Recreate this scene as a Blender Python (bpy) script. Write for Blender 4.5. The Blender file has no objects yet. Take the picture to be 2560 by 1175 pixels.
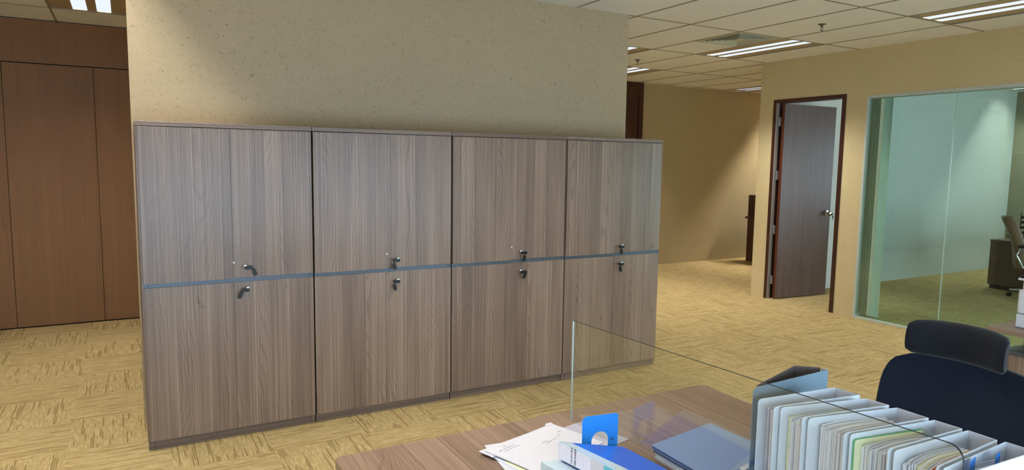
import bpy, bmesh, math, random
from mathutils import Vector, Matrix
random.seed(7)
S = bpy.context.scene
COL = S.collection
PI = math.pi

# ------------------------------------------------------------------ colour / material helpers
def lin(c):
    c = c / 255.0
    return c / 12.92 if c <= 0.04045 else ((c + 0.055) / 1.055) ** 2.4
def rgb(r, g, b): return (lin(r), lin(g), lin(b), 1.0)

class NT:
    """small node-tree writer"""
    def __init__(s, name):
        s.m = bpy.data.materials.new(name); s.m.use_nodes = True
        s.t = s.m.node_tree; s.n = s.t.nodes; s.l = s.t.links
        s.n.clear(); s.out = s.n.new('ShaderNodeOutputMaterial')
    def node(s, typ, **kw):
        n = s.n.new(typ)
        for k, v in kw.items(): setattr(n, k, v)
        return n
    def put(s, sock, v):
        if hasattr(v, 'is_output') or isinstance(v, bpy.types.NodeSocket): s.l.new(v, sock)
        else: sock.default_value = v
    def math(s, op, a, b=None, c=None, clamp=False):
        n = s.node('ShaderNodeMath', operation=op, use_clamp=clamp)
        s.put(n.inputs[0], a)
        if b is not None: s.put(n.inputs[1], b)
        if c is not None: s.put(n.inputs[2], c)
        return n.outputs[0]
    def pos(s):
        g = s.node('ShaderNodeNewGeometry'); x = s.node('ShaderNodeSeparateXYZ')
        s.l.new(g.outputs['Position'], x.inputs[0]); return x.outputs[0], x.outputs[1], x.outputs[2]
    def obj(s):
        g = s.node('ShaderNodeTexCoord'); x = s.node('ShaderNodeSeparateXYZ')
        s.l.new(g.outputs['Object'], x.inputs[0]); return x.outputs[0], x.outputs[1], x.outputs[2]
    def vec(s, a, b, c=0.0):
        n = s.node('ShaderNodeCombineXYZ'); s.put(n.inputs[0], a); s.put(n.inputs[1], b); s.put(n.inputs[2], c); return n.outputs[0]
    def noise(s, v, scale=1.0, detail=2.0, rough=0.5, dist=0.0):
        n = s.node('ShaderNodeTexNoise'); s.l.new(v, n.inputs['Vector'])
        n.inputs['Scale'].default_value = scale; n.inputs['Detail'].default_value = detail
        n.inputs['Roughness'].default_value = rough; n.inputs['Distortion'].default_value = dist
        return n.outputs['Fac']
    def white(s, w):
        n = s.node('ShaderNodeTexWhiteNoise', noise_dimensions='1D'); s.put(n.inputs['W'], w); return n.outputs['Value']
    def smooth(s, v, a, b, lo=0.0, hi=1.0):
        n = s.node('ShaderNodeMapRange', interpolation_type='SMOOTHSTEP')
        s.put(n.inputs['Value'], v); n.inputs['From Min'].default_value = a; n.inputs['From Max'].default_value = b
        n.inputs['To Min'].default_value = lo; n.inputs['To Max'].default_value = hi; return n.outputs['Result']
    def mix(s, f, a, b):
        n = s.node('ShaderNodeMix', data_type='RGBA')
        s.put(n.inputs[0], f); s.put(n.inputs[6], a); s.put(n.inputs[7], b); return n.outputs[2]
    def bsdf(s, color, rough=0.5, metal=0.0, spec=0.5, bump=None, bstr=0.1, bdist=0.002, **kw):
        n = s.node('ShaderNodeBsdfPrincipled')
        s.put(n.inputs['Base Color'], color); s.put(n.inputs['Roughness'], rough)
        n.inputs['Metallic'].default_value = metal; n.inputs['Specular IOR Level'].default_value = spec
        for k, v in kw.items(): s.put(n.inputs[k.replace('_', ' ')], v)
        if bump is not None:
            b = s.node('ShaderNodeBump'); b.inputs['Strength'].default_value = bstr; b.inputs['Distance'].default_value = bdist
            s.l.new(bump, b.inputs['Height']); s.l.new(b.outputs[0], n.inputs['Normal'])
        s.l.new(n.outputs[0], s.out.inputs[0]); return n

def plain(name, c, rough=0.5, metal=0.0, spec=0.5, var=0.04, scale=40.0, **kw):
    t = NT(name); x, y, z = t.obj()
    n = t.noise(t.vec(x, y, z), scale, 3.0)
    d = tuple(v * (1 - var) for v in c[:3]) + (1,); l = tuple(min(1, v * (1 + var)) for v in c[:3]) + (1,)
    t.bsdf(t.mix(n, d, l), rough, metal, spec, **kw); return t.m

def emit(name, c, strength):
    t = NT(name); e = t.node('ShaderNodeEmission'); e.inputs[0].default_value = c; e.inputs[1].default_value = strength
    t.l.new(e.outputs[0], t.out.inputs[0]); return t.m

def wood(name, dark, mid, light, along='Z', rough=0.42, plank=0.11, contrast=1.0, spec=0.5, lightlines=1.0, local=False):
    t = NT(name)
    if local: X, Y, Z = t.obj()
    else: X, Y, Z = t.pos()
    if along == 'Z': u, v = t.math('ADD', X, t.math('MULTIPLY', Y, 1.0)), Z
    elif along == 'X': u, v = t.math('ADD', Z, t.math('MULTIPLY', Y, 0.6)), X
    else: u, v = t.math('ADD', X, t.math('MULTIPLY', Z, 1.0)), Y
    oi = t.node('ShaderNodeObjectInfo')
    u = t.math('ADD', u, t.math('MULTIPLY', oi.outputs['Random'], 3.7))
    # flitches of uneven width
    wob = t.noise(t.vec(t.math('MULTIPLY', u, 2.3), 0.0), 1.0, 1.0)
    uu = t.math('ADD', t.math('DIVIDE', u, plank), t.math('MULTIPLY', wob, 3.0))
    k = t.math('FLOOR', uu); fr = t.math('SUBTRACT', uu, k)
    r1 = t.white(k); r2 = t.white(t.math('ADD', k, 31.7))
    vo = t.math('ADD', v, t.math('MULTIPLY', r1, 17.0))
    # cathedral rings
    w1 = t.noise(t.vec(t.math('MULTIPLY', u, 4.5), t.math('MULTIPLY', vo, 0.75), t.math('MULTIPLY', r2, 40.0)), 1.0, 1.2, 0.4)
    ring = t.math('SINE', t.math('ADD', t.math('MULTIPLY', u, 480.0), t.math('MULTIPLY', w1, 185.0)))
    ring = t.smooth(ring, 0.35, 0.95)
    w2 = t.noise(t.vec(t.math('MULTIPLY', u, 150.0), t.math('MULTIPLY', vo, 0.5), k), 1.0, 3.0, 0.6)
    streak = t.smooth(w2, 0.36, 0.66)
    fib = t.noise(t.vec(t.math('MULTIPLY', u, 520.0), t.math('MULTIPLY', vo, 4.0), 3.0), 1.0, 2.0, 0.6)
    big = t.noise(t.vec(t.math('MULTIPLY', u, 12.0), t.math('MULTIPLY', vo, 0.9), 7.0), 1.0, 2.0)
    # knots / cross figure
    kn = t.noise(t.vec(t.math('MULTIPLY', u, 11.0), t.math('MULTIPLY', vo, 5.0), 9.0), 1.0, 4.0, 0.7)
    kn = t.smooth(kn, 0.655, 0.75)
    f = t.math('MULTIPLY', t.math('MULTIPLY', ring, t.smooth(r2, 0.3, 0.7, 0.35, 1.0)), -0.15 * contrast)
    f = t.math('ADD', f, t.math('MULTIPLY', t.math('SUBTRACT', streak, 0.5), 0.27 * contrast))
    f = t.math('ADD', f, t.math('MULTIPLY', t.math('SUBTRACT', fib, 0.5), 0.38 * contrast))
    f = t.math('ADD', f, t.math('MULTIPLY', t.math('SUBTRACT', big, 0.5), 0.5 * contrast))
    f = t.math('ADD', f, t.math('MULTIPLY', t.math('SUBTRACT', r2, 0.5), 0.24 * contrast))
    f = t.math('ADD', f, t.math('MULTIPLY', kn, -0.35 * contrast))
    edge = t.smooth(t.math('ABSOLUTE', t.math('SUBTRACT', fr, 0.5)), 0.478, 0.494)
    f = t.math('ADD', f, t.math('MULTIPLY', t.math('MULTIPLY', edge, t.math('GREATER_THAN', r1, 0.45)), 0.35 * lightlines))
    f = t.math('ADD', f, 0.55, clamp=True)
    r = t.node('ShaderNodeValToRGB'); t.l.new(f, r.inputs[0])
    e = r.color_ramp.elements; e[0].position = 0.05; e[0].color = dark; e[1].position = 0.95; e[1].color = light
    m = e.new(0.52); m.color = mid
    t.bsdf(r.outputs[0], rough, 0.0, spec, bump=fib, bstr=0.12, bdist=0.0006)
    return t.m

def wallpaper(name, base, flecks=1.0):
    t = NT(name); X, Y, Z = t.pos()
    p = t.vec(X, Y, Z)
    c = base
    n0 = t.noise(p, 3.0, 3.0)
    col = t.mix(n0, tuple(v * 0.95 for v in base[:3]) + (1,), tuple(min(1, v * 1.05) for v in base[:3]) + (1,))
    for i, (sc, shade, th) in enumerate(((30.0, 0.44, 0.006), (44.0, 0.52, 0.0065), (36.0, 1.14, 0.006))):
        off = t.node('ShaderNodeVectorMath', operation='ADD'); t.l.new(p, off.inputs[0]); off.inputs[1].default_value = (i * 7.1, i * 3.3, i * 5.7)
        a = t.noise(off.outputs[0], sc, 1.0, 0.5, 1.2)
        line = t.smooth(t.math('ABSOLUTE', t.math('SUBTRACT', a, 0.5)), th * 0.4, th * 1.6, 1.0, 0.0)
        msk = t.smooth(t.noise(off.outputs[0], sc * 0.9, 2.0), 0.50, 0.56)
        sh = (base[0] * shade, base[1] * shade, base[2] * shade * (0.95 if shade < 1 else 1.0), 1)
        col = t.mix(t.math('MULTIPLY', t.math('MULTIPLY', line, msk), 0.95 * flecks), col, sh)
    fine = t.noise(p, 260.0, 2.0)
    t.bsdf(col, 0.85, 0.0, 0.25, bump=fine, bstr=0.25, bdist=0.001); return t.m

def carpet(name):
    t = NT(name); X, Y, Z = t.pos()
    a = t.math('DIVIDE', t.math('SUBTRACT', X, 0.1), 0.5); b = t.math('DIVIDE', t.math('SUBTRACT', Y, 0.2), 0.5)
    i = t.math('FLOOR', a); j = t.math('FLOOR', b)
    par = t.math('FLOORED_MODULO', t.math('ADD', t.math('ADD', i, j), 1.0), 2.0)     # 0: ribs along Y, 1: ribs along X
    par = t.math('GREATER_THAN', par, 0.5)
    mixf = lambda f, p, q: t.math('ADD', t.math('MULTIPLY', q, f), t.math('MULTIPLY', p, t.math('SUBTRACT', 1.0, f)))
    u = mixf(par, X, Y); v = mixf(par, Y, X)
    rnd = t.white(t.math('ADD', t.math('MULTIPLY', i, 13.7), t.math('MULTIPLY', j, 7.3)))
    zc = t.math('MULTIPLY', rnd, 30.0)
    def ribs(pitch, fv, seed):
        q = t.math('DIVIDE', u, pitch); r = t.math('FLOOR', q); fq = t.math('ABSOLUTE', t.math('SUBTRACT', t.math('SUBTRACT', q, r), 0.5))
        w = t.white(t.math('ADD', t.math('ADD', r, t.math('MULTIPLY', zc, 17.3)), seed))
        n = t.noise(t.vec(t.math('MULTIPLY', v, fv), t.math('MULTIPLY', w, 60.0), t.math('ADD', zc, seed)), 1.0, 1.0)
        return n, fq
    n1, f1 = ribs(0.0105, 2.3, 3.0)
    n3, f3 = ribs(0.0090, 13.0, 11.0)
    n2 = t.noise(t.vec(t.math('MULTIPLY', u, 150.0), t.math('MULTIPLY', v, 11.0), zc), 1.0, 2.0)
    big = t.noise(t.vec(X, Y), 1.6, 3.0)
    pile = t.noise(t.vec(X, Y, 0.0), 420.0, 2.0)
    base = t.mix(t.smooth(n2, 0.3, 0.7), rgb(*CARPET[0]), rgb(*CARPET[1]))
    base = t.mix(t.math('MULTIPLY', t.math('MULTIPLY', t.smooth(n3, 0.53, 0.58), t.smooth(f3, 0.28, 0.46, 1.0, 0.0)), 0.55), base, rgb(*CARPET[2]))
    dk = t.math('MULTIPLY', t.smooth(n1, 0.385, 0.43, 1.0, 0.0), t.smooth(f1, 0.16, 0.42, 1.0, 0.0))
    col = t.mix(t.math('MULTIPLY', dk, 0.86), base, rgb(*CARPET[3]))
    col = t.mix(t.math('MULTIPLY', t.math('SUBTRACT', 1.0, pile), 0.35), col, rgb(*CARPET[4]))
    h = t.math('ADD', t.math('MULTIPLY', n2, 0.6), t.math('SUBTRACT', t.math('MULTIPLY', pile, 0.8), t.math('MULTIPLY', dk, 0.8)))
    t.bsdf(col, 0.95, 0.0, 0.1, bump=h, bstr=0.5, bdist=0.003); return t.m

def glassmat(name, tint, ior=1.5, refl=1.0):
    t = NT(name)
    tr = t.node('ShaderNodeBsdfTransparent'); tr.inputs[0].default_value = tint
    gl = t.node('ShaderNodeBsdfGlossy'); gl.inputs[0].default_value = (1, 1, 1, 1); gl.inputs['Roughness'].default_value = 0.0
    fr = t.node('ShaderNodeFresnel'); ge = t.node('ShaderNodeNewGeometry'); t.put(fr.inputs[0], t.math('MULTIPLY_ADD', ge.outputs['Backfacing'], 1.0 / ior - ior, ior))
    f = t.math('MULTIPLY', fr.outputs[0], refl, clamp=True)
    mx = t.node('ShaderNodeMixShader'); t.l.new(f, mx.inputs[0]); t.l.new(tr.outputs[0], mx.inputs[1]); t.l.new(gl.outputs[0], mx.inputs[2])
    t.l.new(mx.outputs[0], t.out.inputs[0]); return t.m

def weave(name, c, c2, scale, rough=0.8, spec=0.3, sheen=0.0):
    t = NT(name); x, y, z = t.obj()
    a = t.math('SINE', t.math('MULTIPLY', t.math('ADD', x, y), scale)); b = t.math('SINE', t.math('MULTIPLY', z, scale))
    f = t.math('ADD', t.math('MULTIPLY', t.math('MULTIPLY', a, b), 0.5), 0.5)
    n = t.noise(t.vec(x, y, z), 200.0, 2.0)
    t.bsdf(t.mix(t.math('MULTIPLY', f, n), c, c2), rough, 0.0, spec, bump=f, bstr=0.25, bdist=0.0008, Sheen_Weight=sheen); return t.m

CARPET = [(172, 150, 104), (188, 167, 120), (208, 190, 146), (126, 102, 62), (134, 112, 71)]
M = {}
M['walnut'] = wood('greyed walnut laminate', rgb(76, 58, 48), rgb(133, 111, 96), rgb(174, 152, 134), 'Z', 0.34, spec=0.75)
M['walnut_side'] = wood('greyed walnut edge laminate', rgb(84, 66, 56), rgb(124, 105, 92), rgb(154, 134, 120), 'X', 0.4)
M['desk'] = wood('light walnut desktop laminate', rgb(88, 67, 54), rgb(136, 110, 92), rgb(168, 143, 124), 'Y', 0.34, plank=0.12)
M['wardrobe'] = wood('red brown veneer', rgb(112, 76, 48), rgb(142, 102, 66), rgb(158, 116, 78), 'Z', 0.5, plank=0.35, contrast=0.6, spec=0.4, lightlines=0.0)
M['darkwood'] = wood('dark stained wood', rgb(40, 20, 14), rgb(62, 32, 22), rgb(82, 46, 32), 'Z', 0.4, plank=0.3, contrast=0.6, lightlines=0.0)
M['redwood'] = plain('red brown door lipping', rgb(88, 42, 23), 0.5)
M['leaf'] = wood('walnut door veneer', rgb(52, 38, 34), rgb(84, 66, 58), rgb(112, 92, 82), 'Z', 0.26, plank=0.2, contrast=0.75, spec=0.7, lightlines=0.0)
M['roomwood'] = wood('dark brown horizontal veneer', rgb(52, 34, 26), rgb(92, 66, 52), rgb(122, 92, 74), 'X', 0.4, plank=0.2, contrast=0.9, lightlines=0.0)
M['wall'] = wallpaper('fibre flecked beige wallpaper', rgb(186, 167, 136))
M['wallr'] = wallpaper('warm beige wallpaper', rgb(213, 196, 154), 0.6)
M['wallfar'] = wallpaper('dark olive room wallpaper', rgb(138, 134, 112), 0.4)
M['wallb'] = wallpaper('shade darkened beige wallpaper', rgb(186, 170, 134), 0.6)  # darker copy of the warm beige paper, shade put into its colour
M['wallroom'] = wallpaper('pale room wallpaper', rgb(205, 212, 206), 0.5)
M['carpet'] = carpet('rib patterned carpet tiles')
M['ceil'] = plain('mineral fibre ceiling tile', rgb(240, 238, 232), 0.9, spec=0.1, var=0.03, scale=90)
M['grid'] = plain('ceiling grid metal', rgb(150, 142, 122), 0.6)
M['alu'] = plain('brushed aluminium rail', rgb(98, 107, 118), 0.35, 0.5)
M['chrome'] = plain('polished chrome', rgb(225, 225, 228), 0.12, 1.0, var=0.01)
M['steel'] = plain('satin steel', rgb(170, 172, 172), 0.35, 0.9)
M['blackplastic'] = plain('black plastic', rgb(11, 11, 13), 0.32)
M['darkgap'] = plain('dark carcass interior', rgb(22, 18, 16), 0.9)
M['white'] = plain('white plastic', rgb(235, 236, 240), 0.4, var=0.01)
M['paper'] = plain('white paper', rgb(208, 206, 214), 0.8, spec=0.2, var=0.02, scale=15)
M['paperb'] = plain('bluish paper', rgb(236, 240, 250), 0.8, spec=0.2, var=0.03)
M['paperg'] = plain('grey paper', rgb(222, 218, 230), 0.8, spec=0.2)
M['papery'] = plain('yellow paper', rgb(250, 248, 205), 0.8, spec=0.2)
M['paperr'] = plain('red paper divider', rgb(244, 136, 100), 0.7, spec=0.2)
M['green'] = plain('green card divider', rgb(98, 178, 120), 0.7, spec=0.2)
M['cover'] = plain('white glossy binder vinyl', rgb(232, 238, 246), 0.28, var=0.02)
M['inner'] = plain('binder lining', rgb(220, 220, 228), 0.6, var=0.02)
M['page'] = plain('bright white page', rgb(250, 248, 252), 0.8, spec=0.2, var=0.02, scale=15)
M['greycover'] = plain('blue grey binder board', rgb(128, 152, 166), 0.45)
M['sheetshade'] = plain('shadow darkened paper', rgb(178, 174, 188), 0.8, spec=0.2)  # paper lying in shadow, the shade put into its colour
M['greyin'] = plain('grey brown binder lining', rgb(110, 98, 94), 0.6, var=0.2, scale=60)
M['folder'] = plain('slate blue folder card', rgb(128, 146, 176), 0.55, var=0.03)
M['folderedge'] = plain('deep blue folder edge', rgb(74, 104, 158), 0.5)
M['bluemetal'] = plain('painted blue steel', rgb(42, 148, 238), 0.4, var=0.01)
M['bluevinyl'] = plain('royal blue vinyl', rgb(46, 108, 224), 0.28, var=0.04)
M['tabblue'] = plain('blue index tab', rgb(20, 120, 205), 0.5)
M['teal'] = plain('teal sheet', rgb(96, 182, 200), 0.4)
M['pvc'] = plain('frosted clear vinyl', rgb(196, 212, 222), 0.25, var=0.02)
M['ink'] = plain('black ink', rgb(40, 38, 46), 0.7)
M['greyink'] = plain('grey ink', rgb(202, 198, 204), 0.8)
M['mesh'] = weave('black woven mesh', rgb(10, 20, 36), rgb(30, 44, 68), 2600.0, 0.7, 0.3, 0.12)
M['pad'] = weave('black woven fabric pad', rgb(14, 15, 22), rgb(32, 34, 46), 2200.0, 0.75, 0.3, 0.15)
M['leather'] = plain('brown leather', rgb(124, 92, 68), 0.42, var=0.08, scale=25)
M['blind'] = weave('dark olive blind fabric', rgb(206, 190, 164), rgb(228, 214, 188), 900.0, 0.85)
M['blindl'] = weave('pale slub blind fabric', rgb(222, 232, 226), rgb(240, 246, 242), 700.0, 0.85)
M['glassgreen'] = glassmat('tinted partition glass', (0.79, 0.905, 0.875, 1))
M['glassclear'] = glassmat('clear desk glass', (0.955, 0.965, 0.945, 1), 1.62)
M['glassedge'] = plain('green glass edge', rgb(26, 38, 44), 0.25, spec=0.4)
M['glassedgel'] = plain('bright glass edge', rgb(206, 220, 214), 0.12, spec=0.8)
M['frame'] = plain('pale aluminium glazing frame', rgb(206, 214, 208), 0.4, 0.1)
M['housing'] = plain('light fitting steel', rgb(186, 166, 132), 0.5, 0.0)
M['reflector'] = plain('aluminium reflector', rgb(150, 152, 156), 0.5, 0.0)
M['vent'] = plain('vent painted metal', rgb(196, 192, 168), 0.6)
M['bronze'] = plain('bronze sprinkler metal', rgb(128, 108, 92), 0.35, 0.8)
M['tube'] = emit('fluorescent tube', (1.0, 0.96, 0.88, 1), 490.0)
M['tubehot'] = emit('boosted fluorescent tube', (1.0, 0.93, 0.80, 1), 1300.0)  # output boosted to strengthen the light pool on the back wall
M['tubeoff'] = plain('unlit tube glass', rgb(225, 228, 230), 0.3)
M['louvreoff'] = emit('painted glow louvre blades', (0.86, 0.92, 1.0, 1), 0.5)  # blades of a fitting with its tubes off, glow painted on as emission
M['louvre'] = emit('painted mirror glow louvre blades', (0.86, 0.93, 1.0, 1), 1.0)  # emission stands in for tube light mirrored by the blades
M['seal'] = plain('pale grey door seal', rgb(150, 144, 140), 0.6)

# ------------------------------------------------------------------ mesh helpers
class MB:
    def __init__(s): s.v = []; s.f = []; s.m = []
    def add(s, vs, fs, mi=0):
        o = len(s.v); s.v += [tuple(v) for v in vs]; s.f += [tuple(i + o for i in f) for f in fs]; s.m += [mi] * len(fs); return s
    def box(s, x0, y0, z0, x1, y1, z1, mi=0):
        return s.add([(x0, y0, z0), (x1, y0, z0), (x1, y1, z0), (x0, y1, z0), (x0, y0, z1), (x1, y0, z1), (x1, y1, z1), (x0, y1, z1)],
                     [(0, 3, 2, 1), (4, 5, 6, 7), (0, 1, 5, 4), (1, 2, 6, 5), (2, 3, 7, 6), (3, 0, 4, 7)], mi)
    def hexa(s, p, mi=0):   # 4 bottom, 4 top
        return s.add(p, [(0, 3, 2, 1), (4, 5, 6, 7), (0, 1, 5, 4), (1, 2, 6, 5), (2, 3, 7, 6), (3, 0, 4, 7)], mi)
    def loops(s, rings, caps=True, mi=0, closed=True):
        n = len(rings[0]); vs = [v for r in rings for v in r]; fs = []
        for i in range(len(rings) - 1):
            for j in range(n if closed else n - 1):
                a = i * n + j; b = i * n + (j + 1) % n; fs.append((a, b, b + n, a + n))
        if caps: fs += [tuple(range(n - 1, -1, -1)), tuple((len(rings) - 1) * n + j for j in range(n))]
        return s.add(vs, fs, mi)
    def lathe(s, prof, c=(0, 0, 0), n=20, mi=0, axis='Z'):
        rings = []
        for r, h in prof:
            ring = []
            for k in range(n):
                a = 2 * PI * k / n; p = (r * math.cos(a), r * math.sin(a), h)
                if axis == 'Y': p = (p[0], -p[2], p[1])
                if axis == 'X': p = (p[2], p[0], p[1])
                ring.append((c[0] + p[0], c[1] + p[1], c[2] + p[2]))
            rings.append(ring)
        return s.loops(rings, True, mi)
    def tube(s, path, r, n=8, mi=0):
        path = [Vector(p) for p in path]; rings = []
        for i, p in enumerate(path):
            d = (path[min(i + 1, len(path) - 1)] - path[max(i - 1, 0)]).normalized()
            a = d.cross(Vector((0, 0, 1)))
            if a.length < 1e-4: a = d.cross(Vector((0, 1, 0)))
            a.normalize(); b = d.cross(a)
            rr = r[i] if isinstance(r, (list, tuple)) else r
            rings.append([p + a * rr * math.cos(2 * PI * k / n) + b * rr * math.sin(2 * PI * k / n) for k in range(n)])
        return s.loops(rings, True, mi)
    def prism(s, poly, fn, mi=0):   # poly 2D, fn(p, side)->3D
        n = len(poly)
        return s.loops([[fn(p, 0) for p in poly], [fn(p, 1) for p in poly]], True, mi)
    def xf(s, mat):
        s.v = [tuple(mat @ Vector(v)) for v in s.v]; return s
    def build(s, name, mats, parent=None, bevel=0.0, seg=2, smooth=40, loc=None):
        me = bpy.data.meshes.new(name); me.from_pydata(s.v, [], s.f)
        for m in (mats if isinstance(mats, (list, tuple)) else [mats]): me.materials.append(m if not isinstance(m, str) else M[m])
        me.polygons.foreach_set('material_index', s.m)
        bm = bmesh.new(); bm.from_mesh(me); bmesh.ops.recalc_face_normals(bm, faces=bm.faces); bm.to_mesh(me); bm.free()
        if smooth:
            me.polygons.foreach_set('use_smooth', [True] * len(me.polygons)); me.set_sharp_from_angle(angle=math.radians(smooth))
        o = bpy.data.objects.new(name, me); COL.objects.link(o)
        if parent: o.parent = parent
        if loc: o.location = loc
        if bevel:
            b = o.modifiers.new('bevel', 'BEVEL'); b.width = bevel; b.segments = seg; b.limit_method = 'ANGLE'; b.angle_limit = math.radians(35)
        return o

def box(x0, y0, z0, x1, y1, z1): return MB().box(x0, y0, z0, x1, y1, z1)
def thing(name, label, cat, loc=(0, 0, 0), rz=0.0, group=None):
    o = bpy.data.objects.new(name, None); COL.objects.link(o); o.location = loc; o.rotation_euler = (0, 0, rz)
    o.empty_display_size = 0.1
    return tag(o, label, cat, group)
def tag(o, label, cat, group=None):
    o['label'] = label; o['category'] = cat
    if group: o['group'] = group
    return o
def struct(o, label=None):
    o['kind'] = 'structure'
    if label: o['label'] = label
    return o
def lab(o, s): o['label'] = s; return o
def empty(name, loc=(0, 0, 0), rz=0):
    o = bpy.data.objects.new(name, None); COL.objects.link(o); o.location = loc; o.rotation_euler = (0, 0, rz); return o
def text(name, s, size, mat, parent, mat4):
    cu = bpy.data.curves.new(name, 'FONT'); cu.body = s; cu.size = size; cu.extrude = 0.0002; cu.align_x = 'LEFT'
    tmp = bpy.data.objects.new(name + '_tmp', cu); COL.objects.link(tmp)
    dg = bpy.context.evaluated_depsgraph_get(); me = bpy.data.meshes.new_from_object(tmp.evaluated_get(dg))
    bpy.data.objects.remove(tmp); bpy.data.curves.remove(cu)
    me.transform(mat4); me.materials.clear(); me.materials.append(M[mat])
    o = bpy.data.objects.new(name, me); COL.objects.link(o); o.parent = parent; return o
def frame_mat(o, x, y):
    x = Vector(x).normalized(); y = Vector(y); y = (y - x * y.dot(x)).normalized(); z = x.cross(y)
    m = Matrix.Identity(4)
    for i in range(3): m[i][0] = x[i]; m[i][1] = y[i]; m[i][2] = z[i]; m[i][3] = o[i]
    return m
def rrect(w, h, r, n=5):   # rounded rectangle outline centred at origin
    out = []
    for cx, cy, a0 in ((w / 2 - r, h / 2 - r, 0), (-w / 2 + r, h / 2 - r, 90), (-w / 2 + r, -h / 2 + r, 180), (w / 2 - r, -h / 2 + r, 270)):
        for k in range(n + 1):
            a = math.radians(a0 + 90 * k / n); out.append((cx + r * math.cos(a), cy + r * math.sin(a)))
    return out

# ------------------------------------------------------------------ shell
CZ = 2.83                       # ceiling height
XW = 6.682                      # glazed office wall plane
YF = -5.1                       # window facade behind the camera
struct(box(-5.2, YF - 0.4, -0.15, 14.2, 4.5, 0.0).build('floor', 'carpet', smooth=0), 'tan carpet tiles laid in turned squares')

# fittings occupy 0.6 x 1.2 m cells of the ceiling grid
GX0, GY0, GSX = 0.058, 0.50, 0.608
LIGHTS = [  # (cell x index, cell y start, label)
    (9, 0.5, 'lit twin strip ceiling light beside the square air vent'),
    (9, -1.9, 'lit twin strip ceiling light in the upper right corner of the photo'),
    (-1, 1.7, 'lit twin strip ceiling light above the red brown wardrobe on the left'),
    (7, 1.7, 'ceiling light whose tip shows at the top right edge of the tall beige partition'),
    (9, 2.9, 'ceiling light behind the partition edge, above the dark wooden door'),
    (14, 2.9, 'distant unlit ceiling light with dim painted glow over the recess with the small dark desk'),
    (16, 2.9, 'ceiling light deep in the recess to the right of the small dark desk'),
    (19, 0.3, 'ceiling light seen through the green glass inside the private office'),
    (-1, -0.7, 'ceiling light over the left end of the walnut cabinets'),
    (-5, -0.7, 'added unseen ceiling light over the empty carpet on the left'),  # unseen fitting added to brighten the carpet at the left
    (-1, -3.1, 'ceiling light left of the foreground desk'),
    (3, -1.9, 'ceiling light over the carpet before the walnut cabinets'),
    (18, 2.9, 'added unseen ceiling light at the far right end of the recess'),  # unseen fitting added to fill the back wall with light
    (9, -4.3, 'ceiling light over the second desk on the right'),
]
def lx(k): return GX0 + GSX * k
holes = [(lx(k), y) for k, y, _ in LIGHTS]
VENT = (lx(8), 0.5)
mb = MB()
xs = [-5.2] + [GX0 + GSX * k for k in range(-8, 23)] + [14.2]
ys = [YF - 0.3] + [GY0 + 1.2 * k for k in range(-4, 4)] + [4.5]
def is_hole(x0, x1, y0, y1):
    cx, cy = (x0 + x1) / 2, (y0 + y1) / 2
    for hx, hy in holes + [VENT]:
        hh = 0.6 if (hx, hy) == VENT else 1.2
        if hx - .001 < cx < hx + GSX + .001 and hy - .001 < cy < hy + hh + .001: return True
    return False
yset = sorted(set([round(v, 4) for v in ys] + [1.1, 0.3, 1.5]))
for i in range(len(xs) - 1):
    for j in range(len(yset) - 1):
        if not is_hole(xs[i], xs[i + 1], yset[j], yset[j + 1]):
            mb.box(xs[i], yset[j], CZ, xs[i + 1], yset[j + 1], CZ + 0.016)
ceiling = struct(mb.build('ceiling', 'ceil', smooth=0), 'off white suspended ceiling of mineral fibre tiles')
g = MB()
for x in xs[1:-1]: g.box(x - 0.0085, YF - 0.3, CZ - 0.0035, x + 0.0085, 4.5, CZ + 0.001)
for y in ys[1:-1]: g.box(-5.2, y - 0.0085, CZ - 0.003, 14.2, y + 0.0085, CZ + 0.001)
g.build('ceiling_grid', 'grid', ceiling, smooth=0)
struct(box(-5.3, YF - 0.4, CZ + 0.25, 14.3, 4.6, CZ + 0.35).build('ceiling_slab', 'ceil', smooth=0))

struct(box(-0.018, 0.485, 0, 3.612, 0.60, CZ).build('wall_partition', 'wall', smooth=0), 'tall beige fibre flecked partition wall behind the walnut cabinets')
struct(box(-5.2, 4.21, 0, 14.2, 4.4, CZ).build('wall_back', 'wallb', smooth=0))
struct(box(-5.3, YF, 0, -5.15, 4.4, CZ).build('wall_left', 'wallr', smooth=0))
struct(box(13.2, 1.75, 0, 13.35, 4.4, CZ).build('wall_corridor', 'wallr', smooth=0))
# right wall with door opening and glazed opening
DO0, DO1, DOZ = 0.605, 1.545, 2.378       # door opening (outer edge of frame)
GL1, GL0, GLZ = 0.372, -4.2, 2.345        # glazing from y=GL0..GL1
w = MB()
w.box(XW, DO1 - 0.004, 0, XW + 0.12, 1.75, CZ)
w.box(XW, DO0 + .004, DOZ - 0.004, XW + 0.12, DO1 - 0.004, CZ)
w.box(XW, GL1, 0, XW + 0.12, DO0 + 0.004, CZ)
w.box(XW, GL0, GLZ, XW + 0.12, GL1, CZ)
w.box(XW, YF, 0, XW + 0.12, GL0, CZ)
struct(w.build('wall_right', 'wallr', smooth=0), 'warm beige wall with the office door and glazed panel')
struct(box(XW + 0.12, 1.63, 0, 13.2, 1.75, CZ).build('wall_room_side', ['wallroom'], smooth=0))
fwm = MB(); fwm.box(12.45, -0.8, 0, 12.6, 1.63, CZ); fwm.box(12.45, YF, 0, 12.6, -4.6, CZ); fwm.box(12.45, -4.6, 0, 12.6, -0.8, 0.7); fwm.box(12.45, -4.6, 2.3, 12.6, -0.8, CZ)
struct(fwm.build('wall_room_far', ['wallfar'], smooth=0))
fwf = MB()
for y_ in (-4.6, -2.725, -0.85): fwf.box(12.5, y_, 0.7, 12.56, y_ + 0.05, 2.3)
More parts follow.
